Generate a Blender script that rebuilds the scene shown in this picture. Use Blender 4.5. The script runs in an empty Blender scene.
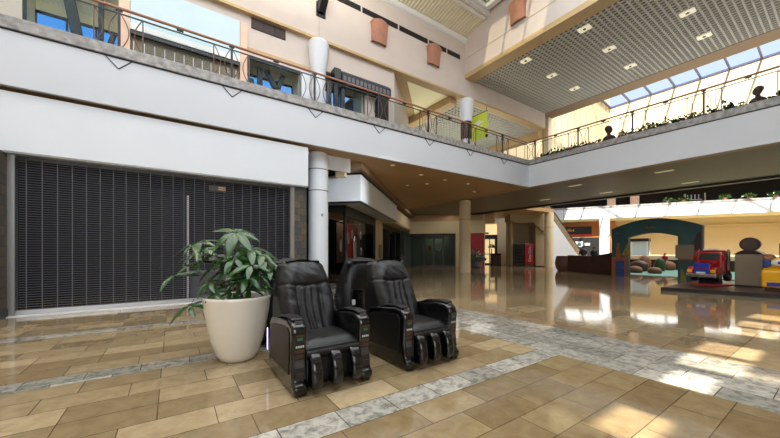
import bpy, bmesh, math, random
from mathutils import Vector, Matrix, noise
random.seed(7)
S = bpy.context.scene
COL = S.collection
PI = math.pi
R2 = math.sqrt(.5)

# ------------------------------------------------------------------ materials
def srgb(c):
    return tuple((v/12.92 if v <= .04045 else ((v+.055)/1.055)**2.4) for v in c)

def mat(name, col, rough=.5, metal=0., var=.0, scale=6., emit=None, es=0., bump=0., bscale=40., trans=0., coat=0., spec=.5):
    m = bpy.data.materials.new(name); m.use_nodes = True
    nt = m.node_tree; b = nt.nodes['Principled BSDF']
    c = srgb(col)
    b.inputs['Base Color'].default_value = (*c, 1)
    b.inputs['Roughness'].default_value = rough
    b.inputs['Metallic'].default_value = metal
    b.inputs['Specular IOR Level'].default_value = spec
    b.inputs['Coat Weight'].default_value = coat
    b.inputs['Transmission Weight'].default_value = trans
    if emit:
        b.inputs['Emission Color'].default_value = (*srgb(emit), 1)
        b.inputs['Emission Strength'].default_value = es
    if var > 0 or bump > 0:
        tc = nt.nodes.new('ShaderNodeTexCoord')
    if var > 0:
        n = nt.nodes.new('ShaderNodeTexNoise'); n.inputs['Scale'].default_value = scale; n.inputs['Detail'].default_value = 5
        nt.links.new(tc.outputs['Object'], n.inputs['Vector'])
        r = nt.nodes.new('ShaderNodeValToRGB')
        r.color_ramp.elements[0].position = .3; r.color_ramp.elements[1].position = .7
        r.color_ramp.elements[0].color = (*[v*(1-var) for v in c], 1)
        r.color_ramp.elements[1].color = (*[min(1, v*(1+var)) for v in c], 1)
        nt.links.new(n.outputs['Fac'], r.inputs['Fac']); nt.links.new(r.outputs['Color'], b.inputs['Base Color'])
    if bump > 0:
        n2 = nt.nodes.new('ShaderNodeTexNoise'); n2.inputs['Scale'].default_value = bscale; n2.inputs['Detail'].default_value = 4
        nt.links.new(tc.outputs['Object'], n2.inputs['Vector'])
        bp = nt.nodes.new('ShaderNodeBump'); bp.inputs['Strength'].default_value = bump; bp.inputs['Distance'].default_value = .02
        nt.links.new(n2.outputs['Fac'], bp.inputs['Height']); nt.links.new(bp.outputs['Normal'], b.inputs['Normal'])
    return m

def glassmat(name, tint=(.85, .9, .9), gl=.12):
    m = bpy.data.materials.new(name); m.use_nodes = True
    nt = m.node_tree; nt.nodes.clear()
    o = nt.nodes.new('ShaderNodeOutputMaterial'); mix = nt.nodes.new('ShaderNodeMixShader')
    t = nt.nodes.new('ShaderNodeBsdfTransparent'); t.inputs['Color'].default_value = (*tint, 1)
    g = nt.nodes.new('ShaderNodeBsdfGlossy'); g.inputs['Roughness'].default_value = .03
    fr = nt.nodes.new('ShaderNodeLayerWeight'); fr.inputs['Blend'].default_value = gl
    nt.links.new(fr.outputs['Fresnel'], mix.inputs['Fac']); nt.links.new(t.outputs[0], mix.inputs[1]); nt.links.new(g.outputs[0], mix.inputs[2])
    nt.links.new(mix.outputs[0], o.inputs['Surface'])
    return m

def floor_material():
    m = bpy.data.materials.new('polished_travertine'); m.use_nodes = True
    nt = m.node_tree; N = nt.nodes; L = nt.links; b = N['Principled BSDF']
    geo = N.new('ShaderNodeNewGeometry'); sep = N.new('ShaderNodeSeparateXYZ'); L.new(geo.outputs['Position'], sep.inputs[0])
    def math_(op, a, bb=None, c=None):
        n = N.new('ShaderNodeMath'); n.operation = op
        for i, v in enumerate((a, bb, c)):
            if v is None: continue
            if isinstance(v, (int, float)): n.inputs[i].default_value = v
            else: L.new(v, n.inputs[i])
        return n.outputs[0]
    X, Y = sep.outputs[0], sep.outputs[1]
    def between(v, a, bb): return math_('MULTIPLY', math_('GREATER_THAN', v, a), math_('LESS_THAN', v, bb))
    def vec(x, y):
        c = N.new('ShaderNodeCombineXYZ'); L.new(x, c.inputs[0]); L.new(y, c.inputs[1]); return c.outputs[0]
    def brick(v, w, h, c1, c2, off=.5, freq=2, mort=.004, bias=0., sq=1.):
        n = N.new('ShaderNodeTexBrick'); n.offset = off; n.offset_frequency = freq; n.squash = sq
        n.inputs['Scale'].default_value = 1; n.inputs['Brick Width'].default_value = w; n.inputs['Row Height'].default_value = h
        n.inputs['Mortar Size'].default_value = mort; n.inputs['Mortar Smooth'].default_value = .2; n.inputs['Bias'].default_value = bias
        n.inputs['Color1'].default_value = (*srgb(c1), 1); n.inputs['Color2'].default_value = (*srgb(c2), 1)
        n.inputs['Mortar'].default_value = (*srgb((.33, .26, .18)), 1)
        L.new(v, n.inputs['Vector']); return n.outputs['Color']
    def mixc(f, a, bb, mode='MIX'):
        n = N.new('ShaderNodeMix'); n.data_type = 'RGBA'; n.blend_type = mode
        if isinstance(f, float): n.inputs[0].default_value = f
        else: L.new(f, n.inputs[0])
        L.new(a, n.inputs[6]); L.new(bb, n.inputs[7]); return n.outputs[2]
    # beige fields: short rows behind the chairs, square slabs in front
    T1, T2 = (.54, .475, .36), (.74, .675, .55)
    A = brick(vec(math_('ADD', X, .1), math_('ADD', Y, -2.40+.327*20)), .62, .327, T1, T2, .37, 3, bias=-.25)
    B = brick(vec(math_('ADD', X, .23), math_('ADD', Y, -2.11+.61*30)), .62, .305*2/2, (.49, .425, .31), (.62, .555, .43), .5, 2, bias=-.1)
    Cc = brick(vec(math_('ADD', X, .2), math_('ADD', Y, -2.11+.61*30)), .92, .61, (.55, .48, .38), (.66, .59, .47), .5, 2)
    col = mixc(math_('LESS_THAN', Y, 2.11), A, B)
    col = mixc(math_('GREATER_THAN', X, 5.45), col, Cc)
    # marble bands
    M1, M2 = (.56, .55, .51), (.76, .74, .69)
    H = brick(vec(math_('ADD', X, .06), math_('ADD', Y, -2.11+.29*40)), .46, .29, M1, M2, .5, 2)
    V = brick(vec(math_('ADD', Y, .2), math_('ADD', X, -4.0+.3625*20)), .62, .3625, M1, M2, .5, 2)
    nz = N.new('ShaderNodeTexNoise'); nz.inputs['Scale'].default_value = 11; nz.inputs['Detail'].default_value = 9; nz.inputs['Distortion'].default_value = .5; nz.inputs['Roughness'].default_value = .68
    L.new(geo.outputs['Position'], nz.inputs['Vector'])
    ramp = N.new('ShaderNodeValToRGB'); ramp.color_ramp.elements[0].position = .38; ramp.color_ramp.elements[1].position = .56
    ramp.color_ramp.elements[0].color = (.36, .38, .40, 1); ramp.color_ramp.elements[1].color = (1, 1, 1, 1)
    L.new(nz.outputs['Fac'], ramp.inputs['Fac'])
    H2 = mixc(.9, H, ramp.outputs['Color'], 'MULTIPLY'); V2 = mixc(.8, V, ramp.outputs['Color'], 'MULTIPLY')
    # travertine mottling
    nz2 = N.new('ShaderNodeTexNoise'); nz2.inputs['Scale'].default_value = 7; nz2.inputs['Detail'].default_value = 10; nz2.inputs['Roughness'].default_value = .65; nz2.inputs['Distortion'].default_value = .6
    L.new(geo.outputs['Position'], nz2.inputs['Vector'])
    r2 = N.new('ShaderNodeValToRGB'); r2.color_ramp.elements[0].position = .3; r2.color_ramp.elements[1].position = .65
    r2.color_ramp.elements[0].color = (.74, .66, .56, 1); r2.color_ramp.elements[1].color = (1.08, 1.05, 1.0, 1)
    L.new(nz2.outputs['Fac'], r2.inputs['Fac'])
    col = mixc(.85, col, r2.outputs['Color'], 'MULTIPLY')
    left = math_('LESS_THAN', X, 4.02)
    hb = math_('MAXIMUM', math_('MAXIMUM', between(Y, 2.11, 2.40), between(Y, 4.362, 4.66)), between(Y, 6.83, 7.12))
    hb = math_('MULTIPLY', hb, left)
    col = mixc(hb, col, H2)
    vb = between(X, 4.02, 5.45)
    col = mixc(vb, col, V2)
    L.new(col, b.inputs['Base Color'])
    nz3 = N.new('ShaderNodeTexNoise'); nz3.inputs['Scale'].default_value = 1.6; nz3.inputs['Detail'].default_value = 4
    L.new(geo.outputs['Position'], nz3.inputs['Vector'])
    rr = N.new('ShaderNodeMapRange'); rr.inputs['To Min'].default_value = .03; rr.inputs['To Max'].default_value = .09
    L.new(nz3.outputs['Fac'], rr.inputs['Value']); L.new(rr.outputs[0], b.inputs['Roughness'])
    bp = N.new('ShaderNodeBump'); bp.inputs['Strength'].default_value = .03; bp.inputs['Distance'].default_value = .04
    L.new(nz3.outputs['Fac'], bp.inputs['Height']); L.new(bp.outputs['Normal'], b.inputs['Normal'])
    b.inputs['Specular IOR Level'].default_value = .6
    return m

def slate_material():
    m = bpy.data.materials.new('slate_tiles'); m.use_nodes = True
    nt = m.node_tree; N = nt.nodes; L = nt.links; b = N['Principled BSDF']
    geo = N.new('ShaderNodeNewGeometry'); sep = N.new('ShaderNodeSeparateXYZ'); L.new(geo.outputs['Position'], sep.inputs[0])
    ad = N.new('ShaderNodeMath'); ad.operation = 'ADD'; L.new(sep.outputs[0], ad.inputs[0]); L.new(sep.outputs[1], ad.inputs[1])
    cb = N.new('ShaderNodeCombineXYZ'); L.new(ad.outputs[0], cb.inputs[0]); L.new(sep.outputs[2], cb.inputs[1])
    n = N.new('ShaderNodeTexBrick'); n.offset = .5
    for k, v in (('Scale', 1), ('Brick Width', .2), ('Row Height', .2), ('Mortar Size', .006)): n.inputs[k].default_value = v
    n.inputs['Color1'].default_value = (*srgb((.26, .29, .29)), 1); n.inputs['Color2'].default_value = (*srgb((.42, .37, .30)), 1); n.inputs['Mortar'].default_value = (.02, .02, .02, 1)
    L.new(cb.outputs[0], n.inputs['Vector'])
    nz = N.new('ShaderNodeTexNoise'); nz.inputs['Scale'].default_value = 9; nz.inputs['Detail'].default_value = 7; L.new(geo.outputs['Position'], nz.inputs['Vector'])
    r = N.new('ShaderNodeValToRGB'); r.color_ramp.elements[0].color = (.4, .42, .45, 1); r.color_ramp.elements[1].color = (1.2, 1.1, 1., 1); L.new(nz.outputs['Fac'], r.inputs['Fac'])
    mx = N.new('ShaderNodeMix'); mx.data_type = 'RGBA'; mx.blend_type = 'MULTIPLY'; mx.inputs[0].default_value = .9
    L.new(n.outputs['Color'], mx.inputs[6]); L.new(r.outputs['Color'], mx.inputs[7]); L.new(mx.outputs[2], b.inputs['Base Color'])
    b.inputs['Roughness'].default_value = .55
    return m

M = dict(
    floor=floor_material(), slate=slate_material(),
    fascia=mat('painted_grey_white_plaster', (.79, .81, .84), .6, var=.02, scale=.8),
    white=mat('white_plaster', (.86, .885, .915), .55, var=.015, scale=1.5),
    stone=mat('grey_granite', (.57, .565, .56), .5, var=.4, scale=7),
    brown=mat('brown_painted_soffit', (.74, .60, .42), .5, var=.05, scale=.6),
    brown_dark=mat('dark_brown_metal', (.24, .18, .15), .5),
    ribbed=mat('grey_ribbed_soffit', (.50, .47, .42), .5),
    wall=mat('pinkish_beige_plaster', (.80, .755, .72), .7, var=.03, scale=2),
    tan=mat('tan_painted_trim', (.74, .63, .45), .6, var=.04, scale=1),
    tanw=mat('tan_painted_wall', (.80, .74, .60), .65, var=.03, scale=.7),
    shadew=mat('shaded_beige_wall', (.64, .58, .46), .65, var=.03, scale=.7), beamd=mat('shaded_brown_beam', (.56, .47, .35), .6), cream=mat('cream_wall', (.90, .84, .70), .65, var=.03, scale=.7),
    cream_glow=mat('glowing_cream_panel', (.86, .83, .66), .6, emit=(.9, .86, .66), es=.22),  # glow added to the material so the ceiling looks brightly lit
    lampbox=mat('cream_light_box', (.9, .88, .78), .5, emit=(1, .96, .82), es=.45),
    grid=mat('grey_metal_grid', (.80, .79, .74), .45),
    plenum=mat('dark_plenum', (.035, .035, .035), .9),
    corr=mat('beige_corrugated_metal', (.92, .89, .80), .45),
    frame_w=mat('white_aluminium', (.90, .90, .90), .4),
    frame_b=mat('blue_grey_mullion', (.32, .34, .48), .4),
    alu=mat('brushed_aluminium', (.66, .66, .66), .35, metal=.8),
    rod=mat('grille_steel', (.36, .37, .41), .45),
    black=mat('black_painted_metal', (.05, .05, .055), .4),
    char=mat('charcoal_metal', (.15, .16, .18), .4, metal=.4),
    iron=mat('wrought_iron', (.20, .18, .19), .45, metal=.3),
    bronze=mat('bronze_picket', (.36, .28, .24), .45, metal=.3),
    copper=mat('copper_brown_wood', (.60, .42, .32), .35, var=.1, scale=6),
    terra=mat('terracotta_sconce', (.66, .46, .37), .6, var=.1, scale=7),
    peach=mat('peach_stone', (.88, .76, .67), .6, var=.05, scale=4),
    paleblue=mat('pale_blue_panel', (.76, .85, .89), .45, var=.03, scale=1.5),
    shopgreen=mat('grey_green_shop_wall', (.42, .46, .40), .7), dark=mat('dark_interior', (.04, .04, .055), .7),
    dark2=mat('dark_store_wall', (.06, .06, .08), .7),
    sill=mat('painted_grey_counter', (.40, .40, .43), .6),
    glass=glassmat('clear_glass', (.92, .95, .95), .08),
    glassd=glassmat('dark_shop_glass', (.8, .8, .8), .035),
    glassg=glassmat('green_shop_glass', (.78, .82, .79), .07),
    sky_glass=glassmat('skylight_glass', (.96, .98, 1), .03), tint_glass=glassmat('tinted_skylight_glass', (.42, .41, .36), .03),
    pot=mat('glazed_cream_pot', (.90, .88, .83), .22, var=.02, scale=4, coat=.5),
    soil=mat('dark_soil', (.16, .11, .08), .95, var=.3, scale=40, bump=.6),
    leaf=mat('glossy_green_leaf', (.15, .30, .09), .24, var=.3, scale=9, spec=.6),
    leaf2=mat('planter_leaf', (.13, .25, .10), .5, var=.4, scale=7),
    leaf3=mat('grey_green_leaf', (.42, .46, .42), .6, var=.3, scale=9),
    stem=mat('brown_stem', (.33, .27, .17), .7),
    leather=mat('black_leather', (.04, .042, .045), .42, var=.15, scale=25, bump=.25, bscale=55, spec=.45),
    gloss=mat('gloss_black_plastic', (.03, .029, .03), .16, coat=.35, spec=.5),
    satin=mat('satin_black_plastic', (.05, .047, .047), .4),
    panel=mat('dark_panel', (.12, .11, .11), .3),
    lab_w=mat('label_white', (.80, .80, .80), .5), lab_o=mat('label_orange', (.44, .31, .22), .5), lab_g=mat('label_screen', (.20, .36, .31), .3, emit=(.3, .6, .5), es=.06),
    lab_grey=mat('label_grey', (.34, .32, .31), .5),
    led=mat('violet_led', (.9, .85, 1), .4, emit=(.82, .76, 1.), es=1.6),
    lamp=mat('lit_lens', (1, .97, .9), .4, emit=(1, .95, .85), es=1.3),
    lamp_dim=mat('dim_lens', (.85, .82, .75), .4, emit=(1, .9, .75), es=.25),
    exit=mat('lit_exit_box', (.75, .65, .48), .5, emit=(.9, .72, .45), es=.25),
    lime=mat('lime_banner', (.80, .86, .30), .5), limew=mat('banner_white', (.95, .97, .9), .5),
    red=mat('red_paint', (.66, .07, .07), .35), redw=mat('red_wall_panel', (.62, .11, .15), .5), cherry=mat('cherry_red_plastic', (.58, .05, .05), .22, coat=.4),
    wood=mat('warm_wood', (.72, .46, .24), .5, var=.12, scale=5),
    walnut=mat('dark_walnut_laminate', (.25, .16, .12), .4, var=.15, scale=4),
    teal=mat('dark_teal_paint', (.10, .28, .29), .5, var=.15, scale=2),
    ochre=mat('ochre_paint', (.52, .46, .12), .5, var=.3, scale=1.5), rust=mat('rust_orange_paint', (.52, .27, .13), .5, var=.12, scale=4),
    navy=mat('blue_paint', (.12, .22, .42), .5, var=.3, scale=9), blue=mat('blue_plastic', (.10, .20, .62), .3),
    mint=mat('mint_play_mat', (.36, .56, .52), .6), mat2=mat('pale_blue_play_mat', (.5, .70, .78), .6),
    beigebox=mat('beige_cabinet', (.47, .42, .34), .5), maroon=mat('dark_maroon', (.17, .075, .085), .3),
    yellow=mat('yellow_plastic', (.85, .62, .08), .3), screen=mat('grey_blue_screen', (.45, .56, .62), .2), chrome=mat('chrome', (.75, .72, .70), .2, metal=.9),
    skin=mat('skin', (.72, .52, .42), .6), hair=mat('dark_hair', (.08, .06, .05), .6), shirt=mat('dark_shirt', (.10, .12, .18), .8), redshirt=mat('red_shirt', (.62, .08, .12), .8), jean=mat('dark_trousers', (.08, .09, .12), .8),
    barrel=mat('reddish_brown_barrel', (.37, .23, .19), .5, var=.1, scale=4), bust=mat('dark_bronze_bust', (.28, .17, .15), .55),
    boulder=mat('brown_play_form', (.50, .33, .22), .6, var=.25, scale=4),
    tube=mat('leafy_print', (.52, .46, .36), .5, var=.4, scale=6),
    outside=mat('outdoor_glow_backdrop', (.90, .80, .66), .8, emit=(1, .86, .64), es=.9),  # glow put in for the daylight beyond the entrance doors
)

# ------------------------------------------------------------------ mesh builder
class MB:
    def __init__(s): s.v = []; s.f = []; s.mi = []; s.cur = 0
    def m(s, i): s.cur = i; return s
    def add(s, vs, fs):
        o = len(s.v); s.v += [tuple(v) for v in vs]
        for f in fs: s.f.append([i+o for i in f]); s.mi.append(s.cur)
        return s
    def box(s, x0, x1, y0, y1, z0, z1):
        vs = [(x, y, z) for x in (x0, x1) for y in (y0, y1) for z in (z0, z1)]
        return s.add(vs, [(0, 1, 3, 2), (4, 6, 7, 5), (0, 4, 5, 1), (2, 3, 7, 6), (0, 2, 6, 4), (1, 5, 7, 3)])
    def obox(s, c, ax, ay, az):     # centre and three half-axis vectors
        c, ax, ay, az = map(Vector, (c, ax, ay, az))
        vs = [c+ax*i+ay*j+az*k for i in (-1, 1) for j in (-1, 1) for k in (-1, 1)]
        return s.add(vs, [(0, 1, 3, 2), (4, 6, 7, 5), (0, 4, 5, 1), (2, 3, 7, 6), (0, 2, 6, 4), (1, 5, 7, 3)])
    def bar(s, a, b, w, h=None):    # rectangular bar from a to b
        a, b = Vector(a), Vector(b); d = (b-a); L = d.length
        if L < 1e-6: return s
        d /= L; up = Vector((0, 0, 1)) if abs(d.z) < .95 else Vector((0, 1, 0))
        sx = d.cross(up).normalized(); sz = sx.cross(d)
        return s.obox((a+b)/2, d*(L/2), sx*(w/2), sz*((h or w)/2))
    def prism(s, pts, a0, a1, axis='x'):
        n = len(pts)
        def P(p, a):
            return {'x': (a, p[0], p[1]), 'y': (p[0], a, p[1]), 'z': (p[0], p[1], a)}[axis]
        vs = [P(p, a0) for p in pts]+[P(p, a1) for p in pts]
        fs = [(i, (i+1) % n, n+(i+1) % n, n+i) for i in range(n)]+[tuple(range(n))[::-1], tuple(range(n, 2*n))]
        return s.add(vs, fs)
    def tube(s, path, r, n=8, cap=True):
        P = [Vector(p) for p in path]; rs = r if isinstance(r, (list, tuple)) else [r]*len(P)
        rings = []; prev = None
        for i, p in enumerate(P):
            d = (P[min(i+1, len(P)-1)]-P[max(i-1, 0)]).normalized()
            if prev is None:
                prev = d.orthogonal().normalized()
            sx = (prev-d*prev.dot(d)).normalized(); prev = sx; sy = d.cross(sx)
            rings.append([p+(sx*math.cos(2*PI*k/n)+sy*math.sin(2*PI*k/n))*rs[i] for k in range(n)])
        vs = [v for q in rings for v in q]; fs = []
        for i in range(len(P)-1):
            for k in range(n): fs.append((i*n+k, i*n+(k+1) % n, (i+1)*n+(k+1) % n, (i+1)*n+k))
        if cap: fs += [tuple(range(n))[::-1], tuple(range((len(P)-1)*n, len(P)*n))]
        return s.add(vs, fs)
    def lathe(s, prof, c=(0, 0, 0), n=32):
        vs = []; fs = []
        for r, z in prof:
            for k in range(n): vs.append((c[0]+r*math.cos(2*PI*k/n), c[1]+r*math.sin(2*PI*k/n), c[2]+z))
        for i in range(len(prof)-1):
            for k in range(n): fs.append((i*n+k, i*n+(k+1) % n, (i+1)*n+(k+1) % n, (i+1)*n+k))
        if prof[0][0] > 1e-4: fs.append(tuple(range(n))[::-1])
        if prof[-1][0] > 1e-4: fs.append(tuple(range((len(prof)-1)*n, len(prof)*n)))
        return s.add(vs, fs)
    def ell(s, c, rx, ry, rz, n=16, m_=10):
        pr = [(math.sin(PI*i/m_), -math.cos(PI*i/m_)) for i in range(m_+1)]
        vs = []; fs = []
        for r, z in pr:
            for k in range(n): vs.append((c[0]+rx*r*math.cos(2*PI*k/n), c[1]+ry*r*math.sin(2*PI*k/n), c[2]+rz*z))
        for i in range(m_):
            for k in range(n): fs.append((i*n+k, i*n+(k+1) % n, (i+1)*n+(k+1) % n, (i+1)*n+k))
        return s.add(vs, fs)
    def gridsurf(s, rows):
        nr, nc = len(rows), len(rows[0])
        return s.add([v for r in rows for v in r], [(i*nc+j, i*nc+j+1, (i+1)*nc+j+1, (i+1)*nc+j) for i in range(nr-1) for j in range(nc-1)])
    def build(s, name, mats, parent=None, smooth=False, bevel=0., seg=2, loc=None, rotz=0., angle=35, sub=0, recalc=True):
        me = bpy.data.meshes.new(name)
        me.from_pydata(s.v, [], s.f)
        mats = mats if isinstance(mats, (list, tuple)) else [mats]
        for m_ in mats: me.materials.append(M[m_] if isinstance(m_, str) else m_)
        me.polygons.foreach_set('material_index', s.mi)
        bm = bmesh.new(); bm.from_mesh(me)
        bmesh.ops.remove_doubles(bm, verts=bm.verts, dist=1e-5)
        if recalc: bmesh.ops.recalc_face_normals(bm, faces=bm.faces)
        bm.to_mesh(me); bm.free()
        o = bpy.data.objects.new(name, me); COL.objects.link(o)
        if parent: o.parent = parent
        if loc: o.location = loc
        o.rotation_euler.z = rotz
        if bevel:
            b = o.modifiers.new('bevel', 'BEVEL'); b.width = bevel; b.segments = seg; b.limit_method = 'ANGLE'; b.angle_limit = math.radians(40)
        if sub:
            q = o.modifiers.new('sub', 'SUBSURF'); q.levels = sub; q.render_levels = sub
        if smooth:
            me.polygons.foreach_set('use_smooth', [True]*len(me.polygons))
            if not sub and angle < 180:
                bm = bmesh.new(); bm.from_mesh(me)
                for e in bm.edges:
                    if len(e.link_faces) == 2 and e.calc_face_angle(0) > math.radians(angle): e.smooth = False
                bm.to_mesh(me); bm.free()
        return o

def tag(o, label, cat, group=None, kind=None):
    o['label'] = label; o['category'] = cat
    if group: o['group'] = group
    if kind: o['kind'] = kind
    return o
def thing(name, label, cat, loc=(0, 0, 0), rotz=0., group=None):
    o = bpy.data.objects.new(name, None); COL.objects.link(o)
    o.empty_display_size = .1
    o.location = loc; o.rotation_euler.z = rotz
    return tag(o, label, cat, group)
def struct(name, mb, m, **k):
    o = mb.build(name, m, **k); o['kind'] = 'structure'; return o
def copy_tree(o, parent=None):
    c = o.copy(); COL.objects.link(c)
    if parent: c.parent = parent
    for ch in list(o.children): copy_tree(ch, c)
    return c
def B(*a): return MB().box(*a)

# ------------------------------------------------------------------ camera, sky, sun
cam = bpy.data.cameras.new('camera'); co = bpy.data.objects.new('camera', cam); COL.objects.link(co)
cam.sensor_width = 36; cam.lens = 319/780*36; cam.shift_y = 32.5/780
co.location = (0, 0, 1.3); co.rotation_euler = (PI/2, 0, math.radians(55.7-90)); cam.clip_end = 300; cam.clip_start = .05
S.camera = co
S.view_settings.view_transform = 'Standard'; S.view_settings.look = 'None'; S.view_settings.exposure = 0
S.cycles.use_denoising = True
S.cycles.max_bounces = 10; S.cycles.diffuse_bounces = 5; S.cycles.glossy_bounces = 4; S.cycles.transparent_max_bounces = 12
S.cycles.sample_clamp_indirect = 6; S.cycles.caustics_reflective = False; S.cycles.caustics_refractive = False

w = bpy.data.worlds.new('sky'); S.world = w; w.use_nodes = True
nt = w.node_tree; bg = nt.nodes['Background']
tc = nt.nodes.new('ShaderNodeTexCoord'); sp = nt.nodes.new('ShaderNodeSeparateXYZ'); nt.links.new(tc.outputs['Generated'], sp.inputs[0])
rm = nt.nodes.new('ShaderNodeValToRGB'); rm.color_ramp.elements[0].position = .15; rm.color_ramp.elements[1].position = .8
rm.color_ramp.elements[0].color = (.11, .38, .95, 1); rm.color_ramp.elements[1].color = (.72, .86, 1, 1)
nt.links.new(sp.outputs[0], rm.inputs['Fac']); nt.links.new(rm.outputs['Color'], bg.inputs['Color'])
bg.inputs['Strength'].default_value = 1.05

def sun_dir(): return Vector((.7, .23, -1)).normalized()
sl = bpy.data.lights.new('sun', 'SUN'); sl.energy = 15.0; sl.angle = math.radians(.45); sl.color = (1, .93, .80)
so = bpy.data.objects.new('sun', sl); COL.objects.link(so); so.location = (-10, 0, 30)
so.rotation_euler = sun_dir().to_track_quat('-Z', 'Y').to_euler()
def area(name, loc, sx, sy, power, col=(1, 1, 1), direction=(0, 0, -1)):
    l = bpy.data.lights.new(name, 'AREA'); l.shape = 'RECTANGLE'; l.size = sx; l.size_y = sy; l.energy = power; l.color = col
    o = bpy.data.objects.new(name, l); COL.objects.link(o); o.location = loc
    z = -Vector(direction).normalized(); x = (Vector((1, 0, 0))-z*z.x).normalized(); y = z.cross(x)
    o.rotation_euler = Matrix((x, y, z)).transposed().to_euler(); return o
area('skylight_lamp', (2.6, 1.5, 11.25), 15.8, 9, 1550, (.88, .94, 1))
area('rear_fill_lamp', (-4, -9, 3.9), 9, 5, 620, (.92, .96, 1), (.42, 1, 0))  # added behind the camera to brighten the fronts; no window there
area('atrium_skylight_lamp', (28, 2.5, 16.5), 14, 14, 3300, (1, .97, .92))
area('hall_fill', (17, 17.5, 4.4), 6, 5, 70, (1, .92, .80))  # fill added to lift the dark far hall
area('cove_fill', (-1, 7.3, 9.6), 11, .6, 760, (1, .96, .88), (0, .35, 1))  # unseen fill added to brighten the corrugated ceiling and moulding
area('gallery_fill', (13.5, 12.8, 5.75), 6, 3, 170, (1, .95, .84), (0, 0, 1))  # added fill hidden behind the curb, brightens the gallery ceiling
area('bridge_fill', (18.0, 1.0, 5.75), 4, 14, 330, (.97, .98, 1), (-.1, 0, 1))  # added fill hidden by the planter, brightens the metal grid

# ================================================================== SETTING
struct('floor', B(-12, 46, -14, 36, -.2, 0), 'floor')
ZS, ZF, ZT = 4.5, 5.58, 5.82      # soffit, fascia top, stone top
# --- left balcony and its slab
mb = MB().box(-8, 14.6, 9.32, 9.75, ZS+.02, ZF-.02)
struct('trim_balcony_slab_edge', mb, 'brown_dark')
struct('floor_balcony', B(-8, 14.6, 9.35, 30, ZF-.1, ZF), 'stone')
struct('wall_balcony_fascia_left', B(-8, 14.6, 9.2, 9.3, ZS, ZF), 'fascia')
struct('wall_balcony_fascia_right', B(14.6, 14.7, -12, 9.3, ZS, ZF), 'fascia')
struct('trim_stone_curb_left', B(-8, 14.62, 9.15, 9.4, ZF, ZT), 'stone', bevel=.012)
struct('trim_stone_curb_right', B(14.55, 14.8, -12, 9.15, ZF, ZT), 'stone', bevel=.012)
struct('trim_curb_joint_left', B(-8, 14.6, 9.185, 9.2, ZF-.025, ZF), 'black')
struct('trim_curb_joint_right', B(14.585, 14.6, -12, 9.185, ZF-.025, ZF), 'black')
# V grooves under each railing post
mb = MB()
for k in range(8):
    x = -3.25+2.27*k
    mb.bar((x-.23, 9.195, ZF-.02), (x, 9.195, ZF-.25), .02, .018).bar((x+.23, 9.195, ZF-.02), (x, 9.195, ZF-.25), .02, .018)
struct('trim_fascia_grooves', mb, 'char')
# soffits
def poly(pts, z, name, m, th=.05):
    mb = MB().prism(pts, z, z+th, 'z'); return struct(name, mb, m)
poly([(-8, 9.3), (14.6, 9.3), (14.6, 34), (3.2, 34), (3.2, 10.2), (-8, 10.2)], ZS+.01, 'ceiling_brown_soffit', 'brown')
mb = MB(); x = 14.95
mb.box(14.7, 21.3, -12, 34, ZS+.08, ZS+.12)
while x < 21.2:
    mb.box(x, x+.21, -12, 34, ZS+.03, ZS+.09); x += .24
struct('ceiling_bridge_soffit', mb, 'ribbed')
poly([(21.62, 14.2), (26.2, 14.2), (26.2, 26), (21.62, 30)], ZS+.01, 'ceiling_rear_soffit', 'brown', .3)
struct('trim_soffit_edge_near', B(14.7, 14.95, -12, 34, ZS-.0, ZS+.12), 'brown')
struct('trim_soffit_edge_far', B(21.2, 21.6, -12, 34, ZS-.06, ZS+.12), 'brown_dark')
struct('floor_bridge', B(14.7, 21.6, -12, 34, ZS+.13, ZF-.001), 'brown_dark')
# --- store front left, level 1
struct('wall_store_bulkhead', B(-8, 3.37, 9.3, 9.5, 3.26, 4.42), 'white')
struct('trim_bulkhead_soffit', B(-8, 3.37, 9.33, 9.95, 3.23, 3.27), 'fascia')
struct('wall_store_pier_left', B(-5, -2.7, 8.9, 9.7, 0, 3.23), 'slate')
struct('wall_store_pier_right', B(3.0, 3.36, 9.42, 9.95, 0, 3.23), 'slate')
struct('wall_store_back', B(-6, 4.2, 13.2, 13.3, 0, 4.4), 'dark2')
struct('wall_store_side', B(3.4, 3.5, 9.95, 13.2, 0, 4.4), 'dark')
struct('ceiling_store', B(-6, 3.4, 9.95, 13.2, 3.4, 3.5), 'dark2')
struct('baseboard_store_pier', B(-5, -2.685, 8.885, 9.5, 0, .16), 'char')
struct('trim_shutter_guide_left', B(-2.7, -2.6, 9.47, 9.62, 0, 3.23), 'alu')
struct('trim_shutter_guide_right', B(2.88, 3.0, 9.44, 9.62, 0, 3.23), 'alu')
struct('wall_store_return', B(3.5, 5.1, 9.9, 10.0, 4.03, 4.5), 'white')
# --- enclosure behind and beside the camera
struct('wall_left', B(-8.2, -8, -12, 13.3, 0, 12), 'wall')
struct('wall_back', B(-8.2, 18.4, -12.2, -12, 0, 12.4), 'wall')

# --- upper wall, level 2, left
YU = 10.0
mb = MB().box(-8, 10.95, YU, YU+.35, 8.33, 10.85).box(10.95, 17.5, YU, YU+.35, 8.33, 9.8)
struct('wall_upper_left', mb, 'wall')
struct('trim_upper_cornice', B(-8, 7.05, YU-.03, YU+.36, 8.25, 8.33), 'tan')
struct('trim_portal_soffit', B(7.05, 17.5, YU-.01, YU+.38, 8.26, 8.33), 'tan')
struct('trim_upper_moulding', MB().prism([(YU, 10.68), (YU-.08, 10.72), (YU-.12, 10.86), (YU, 10.98), (YU+.3, 10.98), (YU+.3, 10.68)], -8, 10.95, 'x'), 'frame_w')
mb = MB().box(3.985, 4.0, YU-.005, YU, 8.33, 10.75)
struct('trim_wall_joint', mb, 'tan')
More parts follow.
